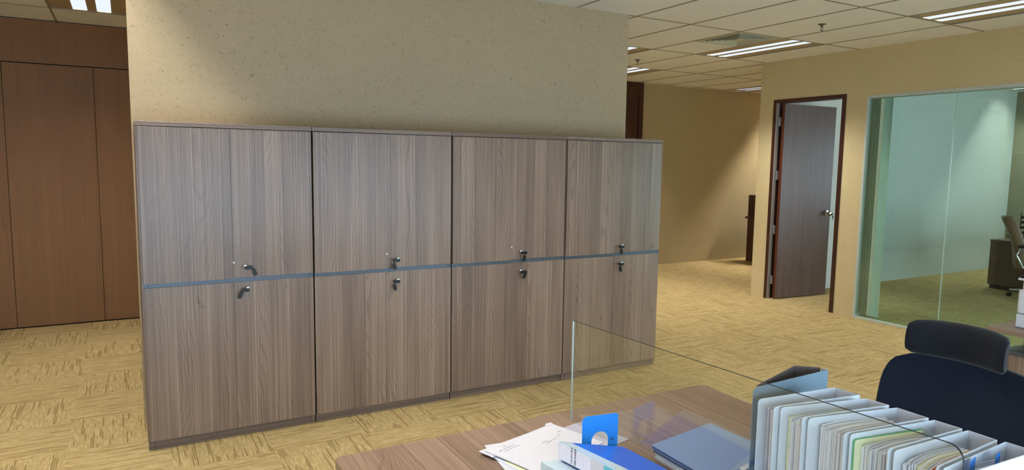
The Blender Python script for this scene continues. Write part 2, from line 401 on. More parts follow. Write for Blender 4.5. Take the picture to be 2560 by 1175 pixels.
for z_ in (0.7, 2.25): fwf.box(12.5, -4.55, z_, 12.56, -0.85, z_ + 0.05)
struct(fwf.build('window_20', 'frame', smooth=0))  # unseen window, added with its light for the sheen on the door leaf
# facade behind the camera: sill, head, piers and window frames
fa = MB(); fa.box(-5.2, YF - 0.2, 0, 14.2, YF, 0.08); fa.box(-5.2, YF - 0.2, 2.45, 14.2, YF, CZ)
piers = [-5.2, -2.9, -0.6, 1.7, 4.0, 6.5, 9.2, 11.9, 13.9]
for x in piers: fa.box(x, YF - 0.2, 0.08, x + 0.3, YF, 2.45)
struct(fa.build('wall_front', 'wallroom', smooth=0))
for i in range(len(piers) - 1):
    f = MB(); a, b = piers[i] + 0.3, piers[i + 1]
    for x in (a, (a + b) / 2 - 0.025, b - 0.05): f.box(x, YF - 0.12, 0.08, x + 0.05, YF - 0.06, 2.45)
    for z in (0.08, 2.40): f.box(a + .05, YF - 0.12, z, b - .05, YF - 0.06, z + 0.05)
    wn = struct(f.build('window_%d' % (i + 2), 'frame', smooth=0))
    zt_ = (1.8 if -3 < a < 3.9 else 0.1) if a < 6.4 else 2.0
    box(a + 0.01, YF - 0.05, zt_, b - 0.01, YF - 0.045, 2.45).build('added_blind', 'blindl', wn, smooth=0)  # unseen blinds added to limit where daylight enters

# ------------------------------------------------------------------ glazed panel (window_1)
W1 = struct(empty('window_1', (0, 0, 0)), 'frameless green tinted glass panel of the private office')
fr = MB(); fr.box(XW - 0.004, GL1 - 0.022, 0, XW + 0.045, GL1, GLZ); fr.box(XW - 0.004, GL0, GLZ - 0.03, XW + 0.045, GL1 - 0.022, GLZ)
fr.box(XW - 0.004, GL0, 0, XW + 0.045, GL1 - 0.022, 0.022); fr.box(XW - 0.004, GL0, 0.022, XW + 0.045, GL0 + 0.022, GLZ - 0.03)
fr.build('window_frame', 'frame', W1, 0.002)
for (a, b) in ((-0.5015, GL1 - 0.022), (-1.95, -0.5055), (GL0 + 0.022, -1.954)):
    box(XW + 0.012, a, 0.022, XW + 0.024, b, GLZ - 0.03).build('glass_pane', ['glassgreen'], W1, smooth=0)
box(XW + 0.0105, -0.5055, 0.022, XW + 0.0255, -0.5015, GLZ - 0.03).build('silicone_joint', 'glassedgel', W1, smooth=0)

# ------------------------------------------------------------------ vertical blind bunched in the corner of the glass
vb = thing('vertical_blind', 'dark olive vertical blind bunched at the left end of the green glass', 'blind', (XW + 0.055, 0.30, 2.31))
box(0.0, -2.4, 0.0, 0.045, 0.045, 0.03).build('head_rail', 'frame', vb, 0.002)
for k in range(7):
    y = 0.036 - k * 0.0165
    s = MB(); ring = []
    for zz in (-2.27, 0.0):
        ring.append([(0.004, y - 0.001, zz), (0.02, y + 0.0035, zz), (0.04, y + 0.0045, zz), (0.075, y + 0.001, zz), (0.075, y - 0.001, zz), (0.04, y + 0.0025, zz), (0.02, y + 0.0015, zz), (0.004, y - 0.003, zz)])
    ring = [[(p_[0], p_[1] - 0.55 * (p_[0] - 0.04), p_[2]) for p_ in r_] for r_ in ring]; s.loops(ring); s.build('slat', 'blind', vb)
s = MB(); ring = []
for zz in (-2.27, 0.0):
    ring.append([(0.012 + 0.010 * math.sin(PI * t / 6) , -0.078 - t * 0.0155, zz) for t in range(7)] + [(0.0135 + 0.010 * math.sin(PI * t / 6), -0.078 - t * 0.0155, zz) for t in range(6, -1, -1)])
s.loops(ring); lab(s.build('slat', 'blindl', vb), 'pale front slat turned flat to the glass')
ch = MB(); 
ch.tube([(0.004 + 0.012 * math.sin(k * .5), 0.03 - k * 0.0125, -2.262 - 0.01 * math.sin(PI * (k % 4) / 4)) for k in range(18)], 0.0022, 6)
ch.build('bead_chain', 'white', vb)

# ------------------------------------------------------------------ office door
D1 = struct(empty('door_1', (0, 0, 0)), 'dark framed office door standing open into the private office')
f = MB(); FX0, FX1 = XW - 0.012, XW + 0.132
f.box(FX0, DO0, 0, FX1, DO0 + 0.045, DOZ); f.box(FX0, DO1 - 0.045, 0, FX1, DO1, DOZ); f.box(FX0, DO0 + 0.045, DOZ - 0.04, FX1, DO1 - 0.045, DOZ)
f.build('door_frame', 'darkwood', D1, 0.002)
box(FX0 + 0.002, DO1 - 0.051, 0, FX0 + 0.052, DO1 - 0.0452, DOZ - 0.04).build('door_seal', 'seal', D1, 0.001)
# leaf: hinged at the far jamb, swung about 94 degrees into the room
HX, HY = XW + 0.034, 1.449
la = math.radians(-4.5)
leaf = empty('door_leaf', (HX, HY, 0.012), la); leaf.parent = D1
lw = MB().box(0.006, -0.036, 0, 0.853, 0.0, 2.315); lf = lw.build('leaf_panel', 'leaf', leaf, 0.001)
box(0.0, -0.0365, 0, 0.006, 0.0005, 2.315).build('leaf_edge', 'redwood', leaf, smooth=0)
for zz in (0.17, 0.78, 1.43, 2.06):
    h = MB(); h.box(XW + 0.006, 1.4935, zz + .01, XW + 0.034, 1.4995, zz + 0.115); h.lathe([(0.007, zz + 0.008), (0.007, zz + 0.117)], (XW + 0.026, 1.4855, 0), 10)
    h.box(XW + 0.0255, 1.455, zz + .01, XW + 0.029, 1.483, zz + 0.115)
    h.build('hinge', 'steel', D1, 0.0005)
hd = MB(); hx, hz = 0.785, 1.02
hd.lathe([(0.034, 0.0), (0.040, 0.004), (0.038, 0.012), (0.024, 0.016)], (hx, -0.036, hz), 20, axis='Y')
hd.lathe([(0.014, 0.012), (0.013, 0.035), (0.030, 0.045), (0.034, 0.060), (0.030, 0.074), (0.016, 0.082)], (hx, -0.036, hz), 20, axis='Y')
hd.build('door_knob', 'chrome', leaf)
kk = MB(); kk.box(hx - 0.003, -0.136, hz - 0.010, hx + 0.003, -0.1185, hz + 0.006); kk.box(hx - 0.010, -0.140, hz - 0.055, hx + 0.010, -0.136, hz - 0.022); kk.box(hx - 0.003, -0.140, hz - 0.085, hx + 0.003, -0.136, hz - 0.055)
kk.build('door_key', 'blackplastic', leaf, 0.001)

# dark door at the far end behind the partition
D2 = struct(empty('door_2', (0, 0, 0)), 'dark red brown door at the far back wall')
box(5.90, 4.165, 0, 6.79, 4.207, 2.60).build('leaf_panel', 'darkwood', D2, 0.002)
f = MB(); f.box(6.80, 4.15, 0, 6.885, 4.209, 2.829); f.box(5.80, 4.15, 0, 5.89, 4.209, 2.829); f.box(5.89, 4.15, 2.61, 6.80, 4.209, 2.829)
f.build('door_frame', 'darkwood', D2, 0.004)

# ------------------------------------------------------------------ wardrobe on the left
wr = thing('built_in_wardrobe', 'full height red brown veneered wardrobe wall at the left', 'wardrobe', (0, 3.56, 0))
box(-5.1, 0.022, 0, 0.85, 0.62, CZ - 0.008).build('carcass', 'darkgap', wr, smooth=0)
wx = [-3.09, -2.39, -1.687, -0.985, -0.283, 0.42]
for i in range(len(wx) - 1):
    d = box(wx[i] + 0.002, 0.0, 0.012, wx[i + 1] - 0.002, 0.02, 2.432).build('door', 'wardrobe', wr, 0.001)
    for hxx in ([wx[i + 1] - 0.05] if i % 2 == 0 else [wx[i] + 0.04]):
        hh = MB(); hh.loops([[(hxx + 0.009 * px, -0.004 - 0.006 * t, 0.998 + 0.062 * pz) for px, pz in ((-1, -1), (1, -1), (1, 1), (-1, 1))] for t in (-0.6, 1)])
        hh.build('door_handle', 'wardrobe', d, 0.002)
box(-5.1, 0.0, 2.44, 0.85, 0.02, CZ - 0.008).build('bulkhead_panel', 'wardrobe', wr, 0.001)
box(0.426, 0.0, 0.012, 0.85, 0.02, 2.432).build('door', 'wardrobe', wr, 0.001)
box(-5.1, 0.0, 0.012, -3.096, 0.02, 2.432).build('side_panel', 'wardrobe', wr, 0.001)

# ------------------------------------------------------------------ ceiling fittings
def light(k, y0, label, lit=True):
    x0 = lx(k)
    o = thing('ceiling_light', label, 'ceiling light', (x0 + GSX / 2, y0 + 0.6, CZ), 0, 'twin strip ceiling lights')
    h = MB(); zt = 0.10
    a0, a1, b0, b1 = -0.140, -0.034, 0.034, 0.140       # the two troughs
    L = 0.585
    h.box(-0.292, -0.592, 0.004, a0, 0.592, 0.012); h.box(a1, -0.592, 0.004, b0, 0.592, 0.012); h.box(b1, -0.592, 0.004, 0.292, 0.592, 0.012)
    for s0, s1 in ((a0, a1), (b0, b1)):
        h.box(s0, L, 0.004, s1, 0.592, 0.012); h.box(s0, -0.592, 0.004, s1, -L, 0.012)
    h.box(-0.296, -0.596, zt, 0.296, 0.596, zt + 0.01)
    for q in (-0.296, 0.292): h.box(q, -0.596, 0.004, q + 0.004, 0.596, zt)
    for q in (-0.596, 0.592): h.box(-0.292, q, 0.004, 0.292, q + 0.004, zt)
    h.build('housing', 'housing', o, smooth=0)
    for s0, s1 in ((a0, a1), (b0, b1)):
        r = MB(); r.box(s0 - 0.003, -L - .003, 0.012, s0, L + .003, zt - 0.002); r.box(s1, -L - .003, 0.012, s1 + 0.003, L + .003, zt - 0.002)
        r.box(s0, -L - .003, 0.012, s1, -L, zt - 0.002); r.box(s0, L, 0.012, s1, L + .003, zt - 0.002)
        r.build('reflector', 'reflector', o, smooth=0)
        xm = (s0 + s1) / 2; tb = MB(); tb.tube([(xm, -L + 0.012, 0.062), (xm, L - 0.012, 0.062)], 0.009, 10)
        tb.build('lamp', ('tubehot' if k in (16, 18) else 'tube') if lit else 'tubeoff', o)
        lv = MB(); NB = 29
        for q in range(NB):
            yy = -L + 0.02 + q * (2 * L - 0.04) / (NB - 1); lv.box(s0 + 0.001, yy - 0.002, 0.006, s1 - 0.001, yy + 0.002, 0.040)
        lv.box(s0 + 0.001, -L + .005, 0.004, s0 + 0.005, L - .005, 0.034); lv.box(s1 - 0.005, -L + .005, 0.004, s1 - 0.001, L - .005, 0.034)
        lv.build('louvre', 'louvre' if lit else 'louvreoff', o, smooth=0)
    return o
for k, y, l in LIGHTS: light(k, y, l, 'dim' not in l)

v = thing('air_vent', 'square four way ceiling air vent beside the twin strip light', 'air vent', (VENT[0] + GSX / 2, VENT[1] + 0.3, CZ))
f = MB()
def ringbox(mb, r0, r1, z0, z1, dz=0.0):   # sloped square ring: outer r0 at z0, inner r1 at z1
    for c in range(4):
        cs = [(1, 1), (-1, 1), (-1, -1), (1, -1)]; p, q = cs[c], cs[(c + 1) % 4]
        mb.hexa([(p[0] * r0, p[1] * r0, z0), (q[0] * r0, q[1] * r0, z0), (q[0] * r1, q[1] * r1, z1), (p[0] * r1, p[1] * r1, z1),
                 (p[0] * r0, p[1] * r0, z0 + 0.003), (q[0] * r0, q[1] * r0, z0 + 0.003), (q[0] * r1, q[1] * r1, z1 + 0.003), (p[0] * r1, p[1] * r1, z1 + 0.003)])
ringbox(f, 0.298, 0.265, -0.003, -0.006); f.build('vent_frame', 'vent', v, smooth=0)
for k in range(5):
    b = MB(); r = 0.262 - k * 0.042; ringbox(b, r, r - 0.030, -0.008, 0.030); b.build('vent_blade', 'vent', v, smooth=0)
box(-0.05, -0.05, -0.008, 0.05, 0.05, 0.0).build('vent_core', 'vent', v, 0.003)
b = MB(); b.box(-0.298, -0.298, 0.12, 0.298, 0.298, 0.13)
for q in (-0.298, 0.294): b.box(q, -0.298, 0.001, q + 0.004, 0.298, 0.12); b.box(-0.294, q, 0.001, 0.294, q + 0.004, 0.12)
b.build('duct_box', 'darkgap', v, smooth=0)
# plain half tile beside the vent is part of the ceiling mesh

def sprinkler(x, y, label):
    o = thing('sprinkler', label, 'sprinkler', (x, y, CZ), 0, 'ceiling sprinklers')
    MB().lathe([(0.034, 0.0), (0.032, -0.006), (0.012, -0.010)], n=20).build('escutcheon', 'bronze', o)
    s = MB(); s.lathe([(0.010, -0.008), (0.010, -0.028), (0.006, -0.032)], n=12)
    for sg in (-1, 1): s.tube([(sg * 0.008, 0, -0.026), (sg * 0.014, 0, -0.04), (sg * 0.006, 0, -0.054)], 0.0025, 6)
    s.build('frame_arm', 'bronze', o)
    MB().lathe([(0.005, -0.052), (0.012, -0.055), (0.012, -0.058), (0.004, -0.060)], n=16).build('deflector', 'bronze', o)
sprinkler(5.234, -0.125, 'ceiling sprinkler nearer the front, right of the air vent')
sprinkler(5.277, 2.377, 'smaller looking sprinkler by the right edge of the beige partition')

# ------------------------------------------------------------------ walnut storage cabinets
DZ0, DZ1, DZ2, DZ3 = 0.054, 0.908, 0.931, 1.768
KEYS = {  # per cabinet: (upper, lower): lock x, lock z, body side, dangle dx, dangle tilt, gap
    0: ((0.512, 0.995, +1, 0.040, 22, 0.000), (0.524, 0.868, -1, -0.036, -22, 0.000)),
    1: ((0.525, 0.985, -1, -0.034, 14, 0.010), (0.525, 0.850, -1, -0.034, 16, 0.008)),
    2: ((0.524, 0.984, +1, 0.022, -10, 0.010), (0.524, 0.848, +1, 0.030, -22, 0.000)),
    3: ((0.516, 0.984, -1, -0.022, 12, 0.008), (0.516, 0.850, -1, -0.026, 12, 0.008)),
}
CABL = ['walnut storage cabinet at the left end of the row, beside the wardrobe wall',
        'second walnut storage cabinet from the left end of the row',
        'third walnut storage cabinet from the left end of the row',
        'walnut storage cabinet at the right end of the row, behind the glass desk screen']
def lock_and_key(door, x, z, side, ddx, tilt, gap, yf):
    b = MB(); b.lathe([(0.0115, -0.002), (0.0115, 0.004), (0.0098, 0.006), (0.0098, 0.022), (0.006, 0.024)], (x, yf, z + 0.007), 16, axis='Y')
    lab(b.build('lock_cylinder', 'chrome', door), 'chrome lock cylinder')
    k = MB(); y0, y1 = yf - 0.038, yf - 0.0245
    c = x + side * 0.017
    k.box(c - 0.021, y0, z - 0.012, c + 0.021, y1, z + 0.006)
    k.box(x - 0.003, y1, z - 0.002, x + 0.003, yf - 0.0235, z + 0.005)
    # hinged half hanging down
    hx, hz = x + ddx, z - 0.012 - gap
    a = math.radians(tilt); pts = [(-0.010, 0.0), (0.010, 0.0), (0.010, -0.034), (0.004, -0.040), (-0.006, -0.040), (-0.010, -0.036)]
    k.prism(pts, lambda p, s_: (hx + p[0] * math.cos(a) - p[1] * math.sin(a), y0 + 0.002 + s_ * 0.008, hz + p[0] * math.sin(a) + p[1] * math.cos(a)))
    k.box(hx - 0.003, y0 + 0.004, hz - 0.003, hx + 0.003, y0 + 0.007, z - 0.008)
    o = k.build('key', ['blackplastic'], door, 0.0012); lab(o, 'black plastic folding key')
for i in range(4):
    c = thing('storage_cabinet', CABL[i], 'cabinet', (0.9 * i, 0, 0), 0, 'walnut storage cabinets along the partition')
    e0 = -0.010 if i == 0 else 0.0
    m = MB(); t = 0.018
    m.box((0.009 if i else -0.010), 0.020, 0.05, 0.010 + t, 0.48, DZ3 + 0.004); m.box(0.890 - t, 0.020, 0.05, (0.891 if i < 3 else 0.897), 0.48, DZ3 + 0.004)
    m.box(0.010 + t, 0.47, 0.05, 0.890 - t, 0.48, DZ3 + 0.004); m.box(0.010 + t, 0.020, 0.05, 0.890 - t, 0.47, 0.07)
    m.box(0.010 + t, 0.020, DZ3 - 0.012, 0.890 - t, 0.47, DZ3 + 0.004); m.box(0.010 + t, 0.04, 0.90, 0.890 - t, 0.47, 0.92)
    m.build('carcass', 'walnut', c, 0.0008)
    box(0.0015 + e0, -0.002, DZ3 + 0.0045, 0.8985, 0.482, DZ3 + 0.029).build('top_board', 'walnut_side', c, 0.0012)
    pl = MB(); pl.box(0.024, 0.019, 0.0, 0.876, 0.034, 0.050); pl.box(0.003 + e0, 0.018, 0.0, 0.023, 0.476, 0.050); pl.box(0.877, 0.018, 0.0, 0.897, 0.476, 0.050)
    pl.build('plinth', 'walnut_side', c, 0.0006)
    r = MB(); r.box(0.022, 0.006, DZ1 - 0.006, 0.878, 0.030, DZ2 + 0.008); r.box(0.004, 0.004, DZ1 - 0.004, 0.021, 0.020, DZ2 + 0.005); r.box(0.879, 0.004, DZ1 - 0.004, 0.896, 0.020, DZ2 + 0.005)
    r.build('finger_rail', 'alu', c, 0.0006)
    for lvl, (za, zb) in enumerate(((DZ1 - 0.854, DZ1), (DZ2, DZ3))):
        for s_ in range(2):
            x0, x1 = ((0.0045 if i else 0.0), 0.449) if s_ == 0 else (0.4505, 0.8955)
            fy = (-0.010 if s_ == 0 else 0.0) if lvl else 0.0
            za2 = za + (0.003 if (lvl and s_) else 0.0)
            d = box(x0, fy, za2, x1, fy + 0.018, zb).build('door', 'walnut', c, 0.0008)
            if s_:
                kx, kz, sd, dx, tl, gp = KEYS[i][1 - lvl]
                lock_and_key(d, kx, kz, sd, dx, tl, gp, 0.0)
            elif lvl and i < 3:
                bp = MB(); bp.lathe([(0.0065, 0.0), (0.0065, 0.004), (0.004, 0.0055)], (0.4520, -0.0045, 1.022), 12, axis='Y'); lab(bp.build('door_bumper', 'white', d), 'small white door bumper')

# ------------------------------------------------------------------ recess desk and panel at the back
cd = thing('recess_desk', 'small dark brown desk in the recess behind the right wall corner', 'desk', (9.0, 3.4, 0))
box(0.0, -0.1, 0.715, 1.4, 0.56, 0.75).build('tabletop', 'darkwood', cd, 0.002)
box(0.03, -0.06, 0.0, 0.06, 0.53, 0.714).build('side_panel', 'darkwood', cd, 0.002); box(1.34, -0.06, 0.0, 1.37, 0.53, 0.714).build('side_panel', 'darkwood', cd, 0.002)
box(0.061, 0.44, 0.25, 1.339, 0.46, 0.714).build('modesty_panel', 'darkgap', cd, 0.002)
dr = box(0.061, -0.04, 0.12, 0.42, 0.42, 0.70).build('drawer_box', 'darkgap', cd, 0.002)
pp = thing('desktop_shelf', 'upright dark brown shelf unit standing on the small recess desk', 'shelf', (9.02, 3.62, 0.7505))
box(0.0, 0.0, 0.0, 0.03, 0.30, 0.36).build('side_panel', 'darkwood', pp, 0.002); box(0.031, 0.0, 0.0, 0.9, 0.02, 0.36).build('back_panel', 'darkwood', pp, 0.002)
box(0.031, 0.021, 0.34, 0.9, 0.30, 0.36).build('shelf_board', 'darkwood', pp, 0.002); box(0.87, 0.021, 0.0, 0.9, 0.30, 0.339).build('side_panel', 'darkwood', pp, 0.002)

# ------------------------------------------------------------------ private office furniture
od = thing('office_desk', 'dark wooden desk behind the brown leather chair in the glass office', 'desk', (10.35, -1.2, 0))
box(0.0, 0.0, 0.675, 1.5, 1.84, 0.72).build('tabletop', 'roomwood', od, 0.003)
box(0.06, 0.04, 0.0, 0.10, 1.04, 0.674).build('side_panel', 'roomwood', od, 0.003); box(1.40, 0.04, 0.0, 1.44, 1.80, 0.674).build('side_panel', 'roomwood', od, 0.003)
dp = thing('drawer_pedestal', 'wood grained low cabinet left of the brown leather chair', 'cabinet', (10.05, 0.05, 0))
box(0.0, 0.0, 0.06, 0.295, 0.64, 0.64).build('body', 'roomwood', dp, 0.003)
box(0.02, 0.02, 0.0, 0.28, 0.62, 0.06).build('plinth', 'darkgap', dp, 0.002)
box(-0.004, -0.004, 0.6405, 0.297, 0.645, 0.662).build('top_board', 'roomwood', dp, 0.002)
ft = thing('file_tray', 'black wire file tray on the desk in the glass office', 'file tray', (10.60, 0.31, 0.7205))
for k in range(4):
    tr = MB(); z = 0.004 + 0.07 * k
    for q in range(9): tr.box(0.0, 0.035 * q, z, 0.34, 0.035 * q + 0.005, z + 0.005)
    for q in (0.0, 0.335): tr.box(q, 0.0, z + 0.005, q + 0.005, 0.285, z + 0.03)
    tr.box(0.0, 0.28, z + 0.005, 0.34, 0.285, z + 0.03)
    tr.build('tray', 'blackplastic', ft, smooth=0)
ps = MB()
for px in (0.0, 0.333):
    for py in (-0.009, 0.288): ps.box(px, py, 0.0, px + 0.007, py + 0.007, 0.30)
ps.build('tray_post', 'blackplastic', ft, smooth=0)

def star_base(o, mat, R, zc, tube_top):
    b = MB()
    for k in range(5):
        a = 2 * PI * k / 5 + 0.3; d = Vector((math.cos(a), math.sin(a), 0))
        b.tube([d * 0.02 + Vector((0, 0, zc + 0.02)), d * R * 0.55 + Vector((0, 0, zc + 0.012)), d * R + Vector((0, 0, zc))], [0.026, 0.021, 0.015], 10)
    b.lathe([(0.035, zc - 0.02), (0.035, zc + 0.05)], n=16); b.build('star_base', mat, o)
    for k in range(5):
        a = 2 * PI * k / 5 + 0.3; d = Vector((math.cos(a), math.sin(a), 0)) * R; n = Vector((-math.sin(a), math.cos(a), 0))
        w_ = MB()
        for sg in (-1, 1):
            rings = []
            for off in (0.006, 0.024):
                rings.append([tuple(d + n * sg * off + Vector((math.cos(a) * 0.027 * math.cos(q * PI / 8), math.sin(a) * 0.027 * math.cos(q * PI / 8), 0.027 + 0.027 * math.sin(q * PI / 8)))) for q in range(16)])
            w_.loops(rings)
        w_.tube([d + Vector((0, 0, 0.03)), d + Vector((0, 0, zc))], 0.006, 8)
        w_.build('caster', 'blackplastic', o)
    g_ = MB(); g_.lathe([(0.027, zc + 0.05), (0.027, zc + 0.18)], n=14); g_.lathe([(0.014, zc + 0.18), (0.014, tube_top)], n=14)
    g_.build('gas_lift', 'blackplastic' if mat == 'blackplastic' else 'chrome', o)

def pillow(rings_def):
    """rings_def: list of (centre, width_vec, thick_vec, p) superellipse rings"""
    rings = []
    for c, wv, tv, e in rings_def:
        ring = []
        for k in range(28):
            a = 2 * PI * k / 28; ca, sa = math.cos(a), math.sin(a)
            ring.append(tuple(Vector(c) + Vector(wv) * (abs(ca) ** e * (1 if ca >= 0 else -1)) + Vector(tv) * (abs(sa) ** e * (1 if sa >= 0 else -1))))
        rings.append(ring)
    return rings

# executive chair: local +X is forward
ec = thing('executive_chair', 'brown leather office chair with chrome armrests behind the green glass', 'chair', (9.70, -0.06, 0), math.radians(-62))
rs = []
for k in range(9):
    t = k / 8; z = 0.40 + 0.62 * t; xx = -0.22 - 0.17 * t + 0.05 * math.sin(PI * t); wd = 0.255 - 0.05 * t ** 3
    e_ = 0.35 if 0 < k < 8 else 0.5; sc = 1.0 if 0 < k < 8 else 0.86
    rs.append(((xx, 0, z), (0, wd * sc, 0), (0.062 * sc, 0, 0.012), e_))
bk = MB().loops(pillow(rs)); bk.build('backrest', 'leather', ec, smooth=60)
rs = [((0.02, 0, 0.40), (0, 0.23, 0), (0.22, 0, 0), 0.45), ((0.02, 0, 0.415), (0, 0.25, 0), (0.245, 0, 0), 0.4), ((0.02, 0, 0.47), (0, 0.255, 0), (0.25, 0, 0), 0.4), ((0.02, 0, 0.495), (0, 0.225, 0), (0.22, 0, 0), 0.45)]
MB().loops(pillow(rs)).build('seat', 'leather', ec, smooth=60)
for sg in (-1, 1):
    a = MB(); y = sg * 0.29
    a.tube([(-0.24, y, 0.66), (-0.27, y, 0.56), (-0.20, y, 0.42), (-0.02, y, 0.37), (0.14, y, 0.42), (0.20, y, 0.56), (0.17, y, 0.655)], 0.014, 10)
    a.tube([(-0.05, y, 0.372), (-0.05, sg * 0.15, 0.385)], 0.012, 8)
    ar = a.build('armrest', 'chrome', ec)
    p = MB(); p.tube([(-0.26, y, 0.665), (-0.16, y, 0.685), (0.06, y, 0.685), (0.20, y, 0.665)], [0.016, 0.024, 0.024, 0.014], 10); p.build('arm_pad', 'blackplastic', ar)
box(-0.14, -0.13, 0.365, 0.16, 0.13, 0.40).build('seat_plate', 'blackplastic', ec, 0.006)
star_base(ec, 'chrome', 0.30, 0.085, 0.365)

# ------------------------------------------------------------------ second desk on the right with printer and pedestal
rd = thing('office_desk', 'pale walnut desk at the right edge carrying the white printer', 'desk', (4.08, -2.155, 0))
box(0.0, -1.4, 0.715, 1.47, 0.0, 0.74).build('tabletop', 'desk', rd, 0.002)
for yy in (-1.34, -0.10):
    l_ = MB(); l_.box(0.32, yy, 0.0, 0.36, yy + 0.05, 0.714); l_.box(1.11, yy, 0.0, 1.15, yy + 0.05, 0.714); l_.box(0.36, yy, 0.674, 1.11, yy + 0.05, 0.714); l_.build('leg_frame', 'steel', rd, 0.002)
pd = thing('drawer_pedestal', 'walnut drawer pedestal under the desk with the printer', 'cabinet', (4.225, -2.185, 0))
box(0.0, -0.5, 0.04, 0.17, 0.0, 0.575).build('body', 'walnut', pd, 0.002)
box(-0.003, -0.503, 0.5755, 0.172, 0.003, 0.60).build('top_board', 'alu', pd, 0.002)
box(0.01, -0.49, 0.0, 0.16, -0.01, 0.04).build('plinth', 'darkgap', pd, 0.001)
pr = thing('printer', 'white printer standing on the desk at the right edge', 'printer', (4.200, -2.242, 0.7405))
bm_ = MB(); bm_.box(0.0, -0.40, 0.0, 0.42, 0.0, 0.075); lab(bm_.build('paper_tray', 'white', pr, 0.006, 3), 'lower paper tray')
box(0.0, -0.40, 0.077, 0.42, 0.0, 0.212).build('body', 'white', pr, 0.012, 3)
box(0.02, -0.38, 0.213, 0.40, -0.012, 0.262).build('neck', 'white', pr, 0.006, 3)
sc = box(-0.004, -0.40, 0.263, 0.42, 0.004, 0.276).build('scanner_rim', 'white', pr, 0.004, 3)
box(0.004, -0.39, 0.2765, 0.41, -0.006, 0.290).build('scanner_lid', 'blackplastic', pr, 0.004, 3)

# ------------------------------------------------------------------ black task chair, local +X is forward
tc = thing('office_chair', 'black mesh office chair with headrest facing the foreground desk', 'chair', (2.0, -3.0, 0), PI)
def curved_panel(w_of, x_of, z0, z1, nz, thick, nseg=16, wrap=0.05, corner=0.12):
    mb_ = MB(); front = []; back = []
    for i in range(nz + 1):
        t = i / nz; z = z0 + (z1 - z0) * t; hw = w_of(t)
        front.append([]); back.append([])
        for j in range(nseg + 1):
            s = -1 + 2 * j / nseg; y = hw * s; x = x_of(t) + wrap * s * s
            front[-1].append((x, y, z)); back[-1].append((x - thick, y, z))
    vs = [p for r in front for p in r] + [p for r in back for p in r]; n = nseg + 1; o = (nz + 1) * n; fs = []
    for i in range(nz):
        for j in range(nseg):
            a = i * n + j; fs.append((a, a + 1, a + n + 1, a + n)); fs.append((o + a, o + a + n, o + a + n + 1, o + a + 1))
    for i in range(nz):
        for j in (0, nseg):
            a = i * n + j; fs.append((a, a + n, o + a + n, o + a))
    for j in range(nseg):
        fs.append((j, o + j, o + j + 1, j + 1)); a = nz * n + j; fs.append((a, a + 1, o + a + 1, o + a))
    mb_.add(vs, fs); return mb_
def bw(t):
    hw = 0.275 - 0.03 * (1 - t) ** 2
    if t > 0.76: q = (t - 0.76) / 0.24; hw -= 0.085 * (1 - math.sqrt(max(0, 1 - q * q)))
    if t < 0.08: hw -= 0.05 * (1 - t / 0.08)
    return hw
cp = curved_panel(bw, lambda t: -0.235 + 0.04 * math.sin(PI * min(1, t * 1.15)) - 0.03 * t, 0.47, 1.002, 24, 0.022, 18, 0.055)
for i_, v_ in enumerate(cp.v):       # dome the top edge a little
    if v_[2] > 0.93: cp.v[i_] = (v_[0], v_[1], v_[2] - (v_[1] / 0.27) ** 2 * 0.022 * (v_[2] - 0.93) / 0.07)
cp.build('backrest', 'mesh', tc, 0.006, 3, smooth=60)
# headrest cushion: curved lens swept across the width
rings = []
for j in range(21):
    s = -1 + 2 * j / 20; y = 0.145 * s; hgt = 0.058 * (1 - 0.14 * abs(s) ** 4); th = 0.026 * (1 - 0.35 * abs(s) ** 6); cx = -0.165 + 0.058 * s * s; cz = 1.074
    if abs(s) == 1: hgt *= 0.86; th *= 0.6; y *= 0.985
    ring = []
    for k in range(20):
        a = 2 * PI * k / 20; ca, sa = math.cos(a), math.sin(a); e_ = 0.55
        zz = hgt * abs(sa) ** e_ * (1 if sa >= 0 else -1)
        xx = th * abs(ca) ** 0.7 * (1 if ca >= 0 else -1) - 4.0 * zz * zz - 0.10 * zz
        ring.append((cx + xx, y, cz + zz))
    rings.append(ring)
MB().loops(rings).build('headrest', 'pad', tc, smooth=70)
hb = MB(); hb.tube([(-0.26, 0, 0.86), (-0.295, 0, 0.98), (-0.25, 0, 1.06), (-0.195, 0, 1.07)], 0.015, 10); hb.build('headrest_stem', 'blackplastic', tc)
rs = [((0.02, 0, 0.435), (0, 0.22, 0), (0.22, 0, 0), 0.45), ((0.02, 0, 0.45), (0, 0.245, 0), (0.245, 0, 0), 0.4), ((0.02, 0, 0.49), (0, 0.25, 0), (0.25, 0, 0), 0.4), ((0.02, 0, 0.51), (0, 0.22, 0), (0.22, 0, 0), 0.45)]
MB().loops(pillow(rs)).build('seat', 'pad', tc, smooth=60)
sp = MB(); sp.tube([(-0.05, 0, 0.40), (-0.22, 0, 0.41), (-0.30, 0, 0.52), (-0.285, 0, 0.80)], [0.022, 0.022, 0.02, 0.016], 10); sp.box(-0.13, -0.11, 0.385, 0.15, 0.11, 0.432); sp.build('back_support', 'blackplastic', tc, 0.003)
for sg in (-1, 1):
    a = MB(); y = sg * 0.30
    a.tube([(0.0, sg * 0.10, 0.41), (0.0, y, 0.42), (0.0, y, 0.50), (0.0, y, 0.645)], 0.014, 10); ar = a.build('armrest', 'blackplastic', tc)
    p = MB(); p.tube([(-0.12, y, 0.655), (0.0, y, 0.662), (0.13, y, 0.655)], [0.022, 0.03, 0.022], 10); p.build('arm_pad', 'blackplastic', ar)
star_base(tc, 'blackplastic', 0.31, 0.085, 0.385)

